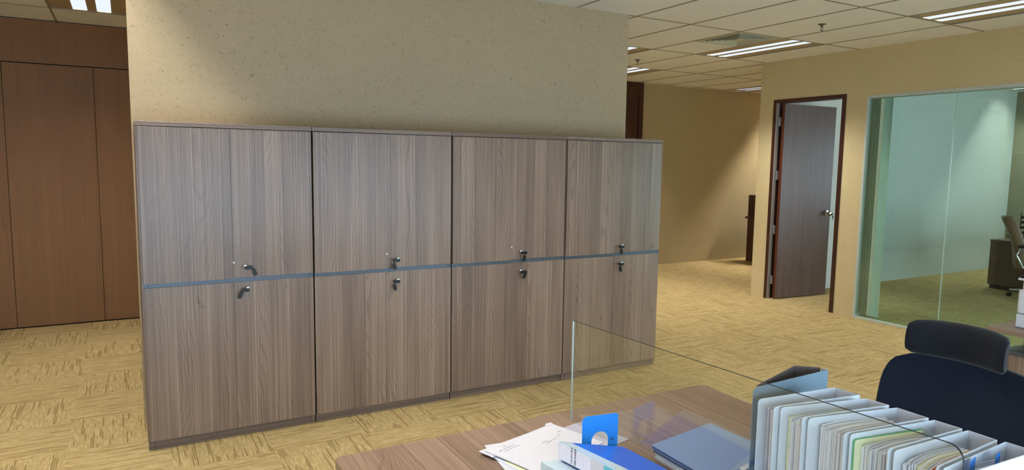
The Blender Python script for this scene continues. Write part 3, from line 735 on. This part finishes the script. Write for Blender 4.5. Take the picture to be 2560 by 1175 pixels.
# ------------------------------------------------------------------ foreground desk
DK = 0.74
dk = thing('desk', 'foreground light walnut desk under the binders and papers', 'desk', (0, 0, 0))
pts = [(x + (0.437 + 1.907) / 2, y + (-2.172 - 3.60) / 2) for x, y in rrect(1.907 - 0.437, 3.60 - 2.172, 0.022, 6)]
MB().prism(pts, lambda p, s_: (p[0], p[1], DK - 0.026 + 0.026 * s_)).build('tabletop', 'desk', dk, 0.0012)
for yy in (-2.30, -3.52):
    l_ = MB(); l_.box(0.50, yy, 0, 0.55, yy + 0.05, DK - 0.027); l_.box(1.80, yy, 0, 1.85, yy + 0.05, DK - 0.027); l_.box(0.55, yy, DK - 0.067, 1.80, yy + 0.05, DK - 0.027); l_.build('leg_frame', 'steel', dk, 0.002)

# glass screen along the middle of the desk
g0, g1 = Vector((1.188, -2.302)), Vector((1.263, -3.463))
GD = (g1 - g0).normalized(); GN = Vector((GD.y, -GD.x)) * -1.0
if GN.x < 0: GN = -GN
gs = thing('glass_screen', 'clear glass screen with dark top edge standing along the foreground desk', 'screen', (g0.x, g0.y, 0))
Lg = (g1 - g0).length; zb_, zt_ = 0.763, 1.10; r_ = 0.028; T = 0.006
prof = [(0, zb_), (Lg, zb_)] + [(Lg - r_ + r_ * math.cos(math.radians(a)), zt_ - r_ + r_ * math.sin(math.radians(a))) for a in range(0, 91, 15)] + [(0.003, zt_), (0.0, zt_ - 0.003)]
def gp(p, s_): q = GD * p[0] + GN * (s_ * T); return (q.x, q.y, p[1])
n = len(prof); mb = MB()
vs = [gp(p, 0) for p in prof] + [gp(p, 1) for p in prof]
mb.add(vs, [tuple(range(n)), tuple(range(2 * n - 1, n - 1, -1))] + [(i, i + n, (i + 1) % n + n, (i + 1) % n) for i in range(n)], 0)
for i in range(n):
    a, b = prof[i], prof[(i + 1) % n]
    mb.m[2 + i] = 2 if (a[0] < 0.004 and b[0] < 0.004) else (0 if a[1] == zb_ == b[1] else 1)
gpn = mb.build('glass_pane', ['glassclear', 'glassedge', 'glassedgel'], gs, smooth=0)
for d_ in (0.66, 1.05):
    q = GD * d_; c_ = MB(); c_.box(-0.012, -0.03, DK - 0.0, -0.0005, 0.03, DK + 0.06); c_.box(T + 0.0005, -0.03, DK, T + 0.012, 0.03, DK + 0.06); c_.box(-0.0005, -0.03, DK, T + 0.0005, 0.03, zb_ - 0.0005)
    c_.xf(Matrix.Translation((q.x, q.y, 0)) @ Matrix.Rotation(math.atan2(GN.y, GN.x), 4, 'Z')); lab(c_.build('clamp', 'steel', gs, 0.001), 'steel glass clamp')

# ------------------------------------------------------------------ ring binders standing behind the glass
def slab(a, b, z0, z1, th, side, r0=0.0, flip=False):
    """upright board from xy a to b, rounded at the top corner of end a; side = normal direction of thickness"""
    a = Vector(a); b = Vector(b); d = (b - a); L = d.length; d.normalize(); nrm = Vector((d.y, -d.x)) * side
    poly = [(0, z0), (L, z0), (L, z1)]
    if r0: poly += [(r0 - r0 * math.sin(math.radians(q)), z1 - r0 + r0 * math.cos(math.radians(q))) for q in range(0, 91, 15)]
    else: poly += [(0, z1)]
    return MB().prism(poly, lambda p, s_: (a.x + d.x * p[0] + nrm.x * th * s_, a.y + d.y * p[0] + nrm.y * th * s_, p[1]))
ZB, ZT = DK + 0.0005, 1.04
def sheet_stack(F0, F1, N1, N0, cols, ins_s, ins_o, zt, seed, base=ZB + 0.012, t0=0.10, t1=0.84):
    rnd = random.Random(seed); F0, F1, N1, N0 = map(Vector, (F0, F1, N1, N0)); mb_ = MB(); n = len(cols)
    for i, ci in enumerate(cols):
        t = t0 + (t1 - t0) * i / (n - 1); dt = (t1 - t0) / (n - 1) * 0.78
        zs = zt + (0.004 if ci == 3 and i < 2 else rnd.uniform(-0.006, 0.006)); o_ = ins_o + rnd.uniform(-0.004, 0.008); s_ = ins_s + rnd.uniform(-0.006, 0.006)
        rows = []
        for tt in (t, t + dt):
            A = F1.lerp(N1, 0.12 + 0.76 * tt); B = F0.lerp(N0, tt); d = (B - A); L = d.length; d.normalize(); nn = Vector((-d.y, d.x))
            row = []
            for q in range(7):
                f = q / 6; p = A + d * (s_ + (L - s_ - o_) * f) + nn * (0.010 * math.sin(PI * f) * (1 if nn.y > 0 else -1))
                row.append(p)
            rows.append(row)
        vs = []; fs = []
        for row in rows:
            for p in row: vs.append((p.x, p.y, base)); vs.append((p.x, p.y, zs - 0.004)); 
        m_ = 7
        def idx(r, q, h): return (r * m_ + q) * 2 + h
        for r in (0, 1):
            for q in range(m_ - 1): fs.append((idx(r, q, 0), idx(r, q + 1, 0), idx(r, q + 1, 1), idx(r, q, 1)))
        for q in range(m_ - 1):
            fs.append((idx(0, q, 1), idx(0, q + 1, 1), idx(1, q + 1, 1), idx(1, q, 1))); fs.append((idx(0, q, 0), idx(0, q + 1, 0), idx(1, q + 1, 0), idx(1, q, 0)))
        for q in (0, m_ - 1): fs.append((idx(0, q, 0), idx(0, q, 1), idx(1, q, 1), idx(1, q, 0)))
        mb_.add(vs, fs, ci)
    return mb_
SH = ['page', 'paperb', 'paperg', 'papery']
BINL = ['white ring binder standing next to the blue grey binder, farthest of the six white ones',
        'second farthest white ring binder in the row, a yellow sheet at its back',
        'third white ring binder from the blue grey one, thick with plain pages',
        'white ring binder with a green divider and a yellow sheet',
        'white ring binder with a red orange sheet among its pages',
        'white ring binder with blue index tabs at the lower right corner']
BIN = [((1.272, -2.985), (1.527, -3.015), (1.531, -3.083), (1.262, -3.042)),
       ((1.274, -3.050), (1.522, -3.106), (1.526, -3.162), (1.266, -3.118)),
       ((1.274, -3.126), (1.527, -3.180), (1.526, -3.256), (1.268, -3.222)),
       ((1.274, -3.230), (1.526, -3.268), (1.528, -3.328), (1.272, -3.318)),
       ((1.276, -3.326), (1.530, -3.338), (1.528, -3.398), (1.276, -3.412)),
       ((1.278, -3.420), (1.534, -3.410), (1.536, -3.467), (1.288, -3.456))]
for i, (F0, F1, N1, N0) in enumerate(BIN):
    b = thing('ring_binder', BINL[i], 'binder', (0, 0, 0), 0, 'white ring binders in a row on the desk')
    slab(F0, F1, ZB, ZT, 0.003, 1, 0.010).build('cover', 'cover', b, 0.0008)
    slab(F1, N1, ZB, ZT, 0.003, 1).build('spine', 'inner', b, 0.0008)
    slab(N0, N1, ZB, ZT, 0.003, -1, 0.010).build('cover', 'cover', b, 0.0008)
    rnd = random.Random(i * 5 + 3); nsh = (14, 15, 24, 22, 22, 14)[i]
    cols = [rnd.choice((0, 0, 0, 1, 2, 0)) for _ in range(nsh)]
    if i == 1: cols[0] = 3
    if i == 3: cols[0] = 0
    if i == 4: cols[10] = 3; cols[13] = 3; cols[9] = 3; cols[16] = 3
    sheet_stack(F0, F1, N1, N0, cols, 0.058, 0.022, ZT - 0.022 + 0.006 * (i == 2), i).build('paper_sheets', SH, b, smooth=30)
    F0v, F1v, N1v, N0v = map(Vector, (F0, F1, N1, N0))
    if i == 3: lab(slab(F0v.lerp(N0v, 0.05) + Vector((.006, 0)), F1v.lerp(N1v, 0.06) - Vector((.05, 0)), ZB + 0.01, ZT - 0.011, 0.0015, 1, 0.006).build('divider', 'green', b), 'green card divider'); lab(slab(F0v.lerp(N0v, 0.075) + Vector((.009, 0)), F1v.lerp(N1v, 0.085) - Vector((.053, 0)), ZB + 0.01, ZT - 0.013, 0.0015, 1, 0.006).build('divider', 'papery', b), 'pale yellow sheet')
    if i == 4: lab(slab(F0v.lerp(N0v, 0.80) + Vector((.012, 0)), F1v.lerp(N1v, 0.74) - Vector((.075, 0)), ZB + 0.012, ZT - 0.014, 0.0012, 1, 0.006).build('divider', 'paperr', b), 'red orange sheet')
    if i == 5:
        for (fx, ty) in ((0.26, 0.42), (0.56, 0.60)):
            p = F0v.lerp(F1v, fx).lerp(N0v.lerp(N1v, fx), ty)
            lab(slab(p, p + Vector((0.034, 0.008)), ZT - 0.035, ZT + 0.004, 0.0012, 1, 0.004).build('index_tab', 'tabblue', b), 'blue index tab')
    rg = MB()
    for z in (0.83, 0.95):
        c_ = F1v.lerp(N1v, 0.5) - Vector((0.035, 0)); rg.tube([(c_.x + 0.022 * math.cos(a * PI / 6), c_.y + 0.020 * math.sin(a * PI / 6), z) for a in range(0, 12)], 0.0014, 6)
    rg.build('ring', 'chrome', b)
# blue grey binder, nearly empty
b = thing('ring_binder', 'open topped blue grey ring binder at the far end of the white binders', 'binder', (0, 0, 0))
G0, G1, G2, G3 = (1.322, -2.934), (1.560, -2.862), (1.612, -2.908), (1.300, -2.944)
slab(G0, G1, ZB, ZT + 0.012, 0.003, 1, 0.012).build('cover', 'greyin', b, 0.0006)
slab(G1, G2, ZB, ZT + 0.012, 0.003, 1).build('spine', 'greyin', b, 0.0006)
sl = slab(G3, (1.612, -2.930), ZB, ZT + 0.012, 0.003, 1, 0.014); sl.build('cover', 'greycover', b, 0.0006)
slab((1.614, -2.912), (1.614, -2.929), ZB, ZT + 0.011, 0.002, 1).build('spine_edge', 'cover', b)

# ------------------------------------------------------------------ folder stack
def quad_slab(A, B, C, D, z0, z1): return MB().prism([A, B, C, D], lambda p, s_: (p[0], p[1], z0 + (z1 - z0) * s_))
fo = thing('document_folder', 'slate blue document folder lying on the desk beyond the glass screen', 'folder', (0, 0, 0))
FA, FB, FC, FD = (1.261, -2.617), (1.546, -2.571), (1.548, -2.836), (1.252, -2.912)
sh = lambda P, d: tuple((p[0] + q[0] * d, p[1] + q[1] * d) for p, q in zip(P, ((1, -1), (-1, -1), (-1, 1), (1, 1))))
FQ = (FA, FB, FC, FD)
quad_slab(*FQ, DK + 0.042, DK + 0.045).build('cover', 'folder', fo, 0.001)
quad_slab(*sh(FQ, 0.002), DK + 0.033, DK + 0.036).build('cover', 'folder', fo, 0.001)
quad_slab(*sh(FQ, 0.003), DK + 0.0362, DK + 0.0418).build('cover_fold', 'folderedge', fo)
quad_slab(*sh(FQ, 0.005), DK + 0.026, DK + 0.0328).build('cover_fold', 'folderedge', fo)
ps = MB()
for k in range(9):
    d = 0.012 + random.uniform(-0.004, 0.006)
    ps.prism(sh(FQ, d), lambda p, s_, k=k: (p[0], p[1], DK + 0.001 + k * 0.0027 + 0.0024 * s_), k % 3)
ps.build('paper_sheets', ['paperb', 'paper', 'paperb'], fo, smooth=0)
lt = thing('label_strip', 'small white label strip lying on the slate blue folder', 'label', (1.405, -2.855, DK + 0.0455), math.radians(12))
MB().prism(rrect(0.075, 0.016, 0.005), lambda p, s_: (p[0], p[1], 0.003 * s_)).build('strip', 'white', lt, 0.0005)
mk = MB()
for k in range(7): mk.box(-0.028 + k * 0.008, -0.004, 0.0031, -0.023 + k * 0.008, 0.004, 0.0033)
mk.build('print_marks', 'greyink', lt, smooth=0)

# ------------------------------------------------------------------ papers, envelope
def sheet(name, label, cat, A, B, w_, z, th, mat, group=None, wob=0.0, seed=1):
    A = Vector(A); B = Vector(B); d = (B - A); L = d.length; d.normalize(); n_ = Vector((d.y, -d.x)); rnd = random.Random(seed); mb_ = MB()
    NX, NY = 14, 10; ph = rnd.uniform(0, 6)
    def P(i, j, s_):
        f, g_ = i / NX, j / NY; p = A + d * (L * f) + n_ * (w_ * g_)
        h = wob * (0.5 + 0.5 * math.sin(7 * f + 5 * g_ + ph)) * (0.3 + abs(f - .5))
        return (p.x, p.y, z + h + th * s_)
    vs = [P(i, j, 0) for i in range(NX + 1) for j in range(NY + 1)] + [P(i, j, 1) for i in range(NX + 1) for j in range(NY + 1)]
    n = NY + 1; o = (NX + 1) * n; fs = []
    for i in range(NX):
        for j in range(NY):
            a = i * n + j; fs += [(a, a + 1, a + n + 1, a + n), (o + a, o + a + n, o + a + n + 1, o + a + 1)]
    for i in range(NX):
        for j in (0, NY): a = i * n + j; fs.append((a, a + n, o + a + n, o + a))
    for j in range(NY):
        for i in (0, NX): a = i * n + j; fs.append((a, a + 1, o + a + 1, o + a))
    mb_.add(vs, fs); return mb_, A, d, n_
def loose(label, A, B, w_, z, th, mat, seed, wob=0.0):
    mb_, *_ = sheet('', '', '', A, B, w_, z, th, mat, wob=wob, seed=seed)
    return tag(mb_.build('paper_sheet', mat, None, smooth=50), label, 'paper', 'papers under the white envelope')
loose('sheet of paper painted shadow grey, reaching under the glass screen behind the blue bookend', (0.99, -2.335), (1.255, -2.277), 0.20, DK + 0.0006, 0.0008, 'sheetshade', 1)
loose('pale sheet sticking out above the left end of the white envelope', (0.866, -2.306), (1.07, -2.335), 0.19, DK + 0.0022, 0.0012, 'paper', 2)
loose('yellow sheet peeping out below the white envelope', (0.860, -2.445), (1.07, -2.397), 0.20, DK + 0.0078, 0.0012, 'papery', 3)
loose('bluish stack of sheets directly under the white envelope', (0.836, -2.355), (1.06, -2.302), 0.225, DK + 0.0042, 0.0032, 'paperb', 4)
loose('bent white sheet with its curled corner at the left tip of the papers', (0.824, -2.352), (1.06, -2.294), 0.06, DK + 0.0098, 0.0012, 'paper', 5, 0.002)
A, B = (0.838, -2.366), (1.128, -2.279)
mb_, A, d, n_ = sheet('', '', '', A, B, 0.212, DK + 0.0135, 0.0022, 'paper', wob=0.0012, seed=6)
ev = thing('envelope', 'large white envelope with grey print on the papers left of the blue bookend', 'envelope', (0, 0, 0))
mb_.build('envelope_body', 'paper', ev, smooth=50)
q = A + d * 0.285 + n_ * -0.012; fl = MB()
fl.prism([(A + d * 0.272 + n_ * 0.004), (A + d * 0.285 + n_ * -0.012), (A + d * 0.308 + n_ * -0.008), (A + d * 0.302 + n_ * 0.012)], lambda p, s_: (p[0], p[1], DK + 0.0150 + 0.0012 * s_)); fl.build('flap', 'paper', ev)
ZE = DK + 0.0171
def etext(s, f, g_, size, mat='greyink'):
    p = A + d * f + n_ * g_; text('print', s, size, mat, ev, frame_mat((p.x, p.y, ZE), (d.x, d.y, 0), (-n_.x, -n_.y, 0)))
etext('KAINEROT', 0.032, 0.038, 0.013)
st = MB()
def stroke(f0, g0_, f1, g1_, wd=0.0016):
    a_ = A + d * f0 + n_ * g0_; b_ = A + d * f1 + n_ * g1_; st.tube([(a_.x, a_.y, ZE), ((a_.x + b_.x) / 2, (a_.y + b_.y) / 2 , ZE + 0.0006), (b_.x, b_.y, ZE)], wd * 0.5, 5)
stroke(0.036, 0.047, 0.10, 0.047, 0.0012)
stroke(0.058, 0.020, 0.066, 0.020, 0.003); stroke(0.025, 0.034, 0.031, 0.036, 0.002)
for f0, g0_, f1, g1_ in ((0.165, 0.084, 0.19, 0.082), (0.172, 0.094, 0.197, 0.092), (0.205, 0.090, 0.222, 0.087), (0.222, 0.087, 0.228, 0.083), (0.236, 0.084, 0.246, 0.076), (0.246, 0.076, 0.252, 0.083), (0.262, 0.062, 0.278, 0.062)):
    stroke(f0, g0_, f1, g1_, 0.0017)
st.build('handwriting', 'greyink', ev)

# ------------------------------------------------------------------ lying binders and bookend
def wedge(S, R, RE, E_, hs, hr): # top corners S(spine far) R(open far) RE E(spine near), heights below
    return MB().hexa([(S[0], S[1], S[2] - hs), (R[0], R[1], R[2] - hr), (RE[0], RE[1], RE[2] - hr), (E_[0], E_[1], E_[2] - hs), S, R, RE, E_])
def lying(name, label, S, R, RE, E_, hs, hr, covmat, spinemat, pagemat):
    b = thing(name, label, 'binder', (0, 0, 0))
    c = 0.003
    top = wedge(S, R, RE, E_, c, c); top.build('cover', covmat, b, 0.0008)
    lo = lambda P, h: (P[0], P[1], P[2] - h)
    wedge(lo(S, hs - c), lo(R, hr - c), lo(RE, hr - c), lo(E_, hs - c), c, c).build('cover', covmat, b, 0.0008)
    S_, E2 = Vector(S), Vector(E_); o_ = (Vector(R) - S_); o_.z = 0; o_.normalize()
    sp = MB().hexa([tuple(S_ - o_ * .003 - Vector((0, 0, hs))), tuple(S_ - Vector((0, 0, hs))), tuple(E2 - Vector((0, 0, hs))), tuple(E2 - o_ * .003 - Vector((0, 0, hs))),
                    tuple(S_ - o_ * .003), tuple(S_), tuple(E2), tuple(E2 - o_ * .003)])
    sp.build('spine', spinemat, b, 0.0008)
    ins = lambda P, Q, h, k: tuple(Vector(P).lerp(Vector(Q), k) - Vector((0, 0, h)))
    pg = wedge(ins(S, RE, c + .001, .05), ins(R, E_, c + .001, .05), ins(RE, S, c + .001, .05), ins(E_, R, c + .001, .05), hs - 2 * c - .004, hr - 2 * c - .002)
    pg.build('paper_sheets', pagemat, b)
    return b
bS, bR, bRE, bE = (0.959, -2.580, 0.840), (1.178, -2.592, 0.786), (1.196, -2.880, 0.786), (1.006, -2.885, 0.840)
bb = lying('ring_binder', 'royal blue ring binder lying on a clear one, spine labelled in black', bS, bR, bRE, bE, 0.048, 0.024, 'bluevinyl', 'pvc', 'paper')
S_, E2 = Vector(bS), Vector(bE); sd = (E2 - S_).normalized(); outn = Vector((sd.y, -sd.x, 0)).normalized()
if outn.x > 0: outn = -outn
def on_spine(f, h, o_=0.0036): p = S_ + sd * f + outn * o_; return Vector((p.x, p.y, 0.840 - h))
def spine_patch(f0, f1, name, mat, label):
    m_ = MB(); a_, b_ = 0.002, 0.046
    m_.hexa([tuple(on_spine(f0, b_, .0032)), tuple(on_spine(f1, b_, .0032)), tuple(on_spine(f1, b_, .0038)), tuple(on_spine(f0, b_, .0038)), tuple(on_spine(f0, a_, .0032)), tuple(on_spine(f1, a_, .0032)), tuple(on_spine(f1, a_, .0038)), tuple(on_spine(f0, a_, .0038))])
    return lab(m_.build(name, mat, bb, smooth=0), label)
spine_patch(0.002, 0.128, 'spine_label', 'paperg', 'white spine label with black print')
spine_patch(0.1285, 0.175, 'spine_insert', 'greyink', 'grey spine insert'); spine_patch(0.1755, 0.30, 'spine_insert', 'teal', 'teal spine insert')
up = Vector((0, 0, 1))
for s_, f in (('UTILITY FILE', 0.058), ('MSR KAISER', 0.072)):
    text('spine_text', s_, 0.0085 if f < .06 else .0092, 'ink', bb, frame_mat(on_spine(f, 0.044, .0041), up, -sd))
# pale strip of the clear sleeve along the spine edge of the cover
cs = MB(); a_ = Vector(bS); r_v = Vector(bR) - a_
cs.hexa([tuple(a_ + r_v * k1 + (E2 - S_) * k2 + Vector((0, 0, h))) for h in (0.0001, 0.0007) for k1, k2 in ((0.0, 0.0), (0.16, 0.0), (0.19, 1.0), (0.0, 1.0))])
lab(cs.build('sleeve', 'pvc', bb, smooth=0), 'clear sleeve strip along the spine')
wS, wR, wRE, wE = (0.907, -2.574, 0.7905), (1.165, -2.580, 0.7605), (1.19, -2.88, 0.7605), (0.945, -2.88, 0.7905)
cb = lying('ring_binder', 'clear frosted ring binder lying underneath the royal blue one', wS, wR, wRE, wE, 0.030, 0.0005 + 0.007, 'pvc', 'pvc', 'paper')
S3, E3 = Vector(wS), Vector(wE); sd3 = (E3 - S3).normalized(); on3 = Vector((sd3.y, -sd3.x, 0)).normalized(); on3 = on3 if on3.x < 0 else -on3
p3 = S3 + sd3 * 0.05 + on3 * 0.0036; text('spine_text', 'FILE', 0.012, 'ink', cb, frame_mat((p3.x, p3.y, wS[2] - 0.026), up, -sd3))

be = thing('bookend', 'bright blue metal bookend with an arched cut out, by the white envelope', 'bookend', (1.062, -2.545, DK + 0.0185), math.radians(-9))
W_, H_ = 0.117, 0.880 - DK - 0.0185; ol = []
for cx, cz, a0 in ((0.014, H_ - 0.014, 90), ):
    pass
ac, ar_, az = 0.058, 0.0275, 0.044
def top_z(x):
    if x < 0.014: return H_ - 0.014 + math.sqrt(max(0, 0.014 ** 2 - (0.014 - x) ** 2))
    if x > W_ - 0.010: return H_ - 0.010 + math.sqrt(max(0, 0.010 ** 2 - (x - W_ + 0.010) ** 2))
    return H_
up_ = MB()
def span(x0, x1, low, n):
    xs_ = [x0 + (x1 - x0) * (0.5 - 0.5 * math.cos(PI * q / n)) for q in range(n + 1)]
    up_.loops([[(x, 0, low(x)), (x, 0, top_z(x)), (x, 0.0016, top_z(x)), (x, 0.0016, low(x))] for x in xs_])
span(0.0, ac - ar_, lambda x: 0.0, 10)
span(ac - ar_, ac + ar_, lambda x: az + math.sqrt(max(0, ar_ ** 2 - (x - ac) ** 2)), 18)
span(ac + ar_, W_, lambda x: 0.0, 10)
up_.build('upright', 'bluemetal', be, smooth=0)
box(0.0, 0.0016, 0.0, ac - ar_, 0.05, 0.0014).build('base_plate', 'bluemetal', be)
em = MB(); em.tube([(W_ - 0.020 + 0.0035 * math.cos(a * PI / 5), -0.0005, 0.044 + 0.0035 * math.sin(a * PI / 5)) for a in range(11)], 0.0007, 5); em.tube([(W_ - 0.0165, -0.0005, 0.046), (W_ - 0.0125, -0.0005, 0.0445), (W_ - 0.0155, -0.0005, 0.040)], 0.0007, 5)
em.build('stamped_mark', 'ink', be)

# ------------------------------------------------------------------ daylight through the facade windows
def area(name, x0, x1, z0, z1, power, col):
    l = bpy.data.lights.new(name, 'AREA'); l.shape = 'RECTANGLE'; l.size = x1 - x0; l.size_y = z1 - z0; l.energy = power; l.color = col
    o = bpy.data.objects.new(name, l); COL.objects.link(o); o.location = ((x0 + x1) / 2, YF - 0.3, (z0 + z1) / 2); o.rotation_euler = (PI / 2, 0, 0)
    return o
fw = area('added_side_daylight', -1.9, 1.9, 0.7, 2.3, 40, (0.70, 0.88, 1.0)); fw.location = (12.75, -2.7, 1.5); fw.rotation_euler = (PI / 2, 0, PI / 2)  # added daylight that gives the door leaf its bluish sheen
area('daylight_office', -2.6, 4.0, 0.12, 1.8, 195, (0.56, 0.77, 1.0))
area('daylight_private_office', 6.8, 12.4, 0.08, 2.1, 190, (0.74, 0.90, 1.0))
wd = bpy.data.worlds.new('sky'); S.world = wd; wd.use_nodes = True
wd.node_tree.nodes['Background'].inputs[0].default_value = (0.72, 0.85, 1.0, 1); wd.node_tree.nodes['Background'].inputs[1].default_value = 1.0

# ------------------------------------------------------------------ camera
cam = bpy.data.cameras.new('camera'); co = bpy.data.objects.new('camera', cam); COL.objects.link(co); S.camera = co
yaw, pitch, roll, fpx = 0.5151319, 0.1073765, 0.0143179, 1711.2738
f_ = Vector((math.sin(yaw) * math.cos(pitch), math.cos(yaw) * math.cos(pitch), -math.sin(pitch)))
r0 = Vector((math.cos(yaw), -math.sin(yaw), 0)); u0 = r0.cross(f_)
rr = r0 * math.cos(roll) + u0 * math.sin(roll); uu = -r0 * math.sin(roll) + u0 * math.cos(roll)
mt = Matrix.Identity(4)
for i in range(3): mt[i][0] = rr[i]; mt[i][1] = uu[i]; mt[i][2] = -f_[i]
mt.translation = Vector((-0.06569, -4.106126, 1.614133)); co.matrix_world = mt
cam.sensor_fit = 'HORIZONTAL'; cam.sensor_width = 36.0; cam.lens = fpx / 2560 * 36.0; cam.clip_start = 0.05; cam.clip_end = 60

vs_ = S.view_settings
vs_.view_transform = 'Standard'; vs_.look = 'None'; vs_.exposure = 0.0; vs_.gamma = 1.0; vs_.use_curve_mapping = False
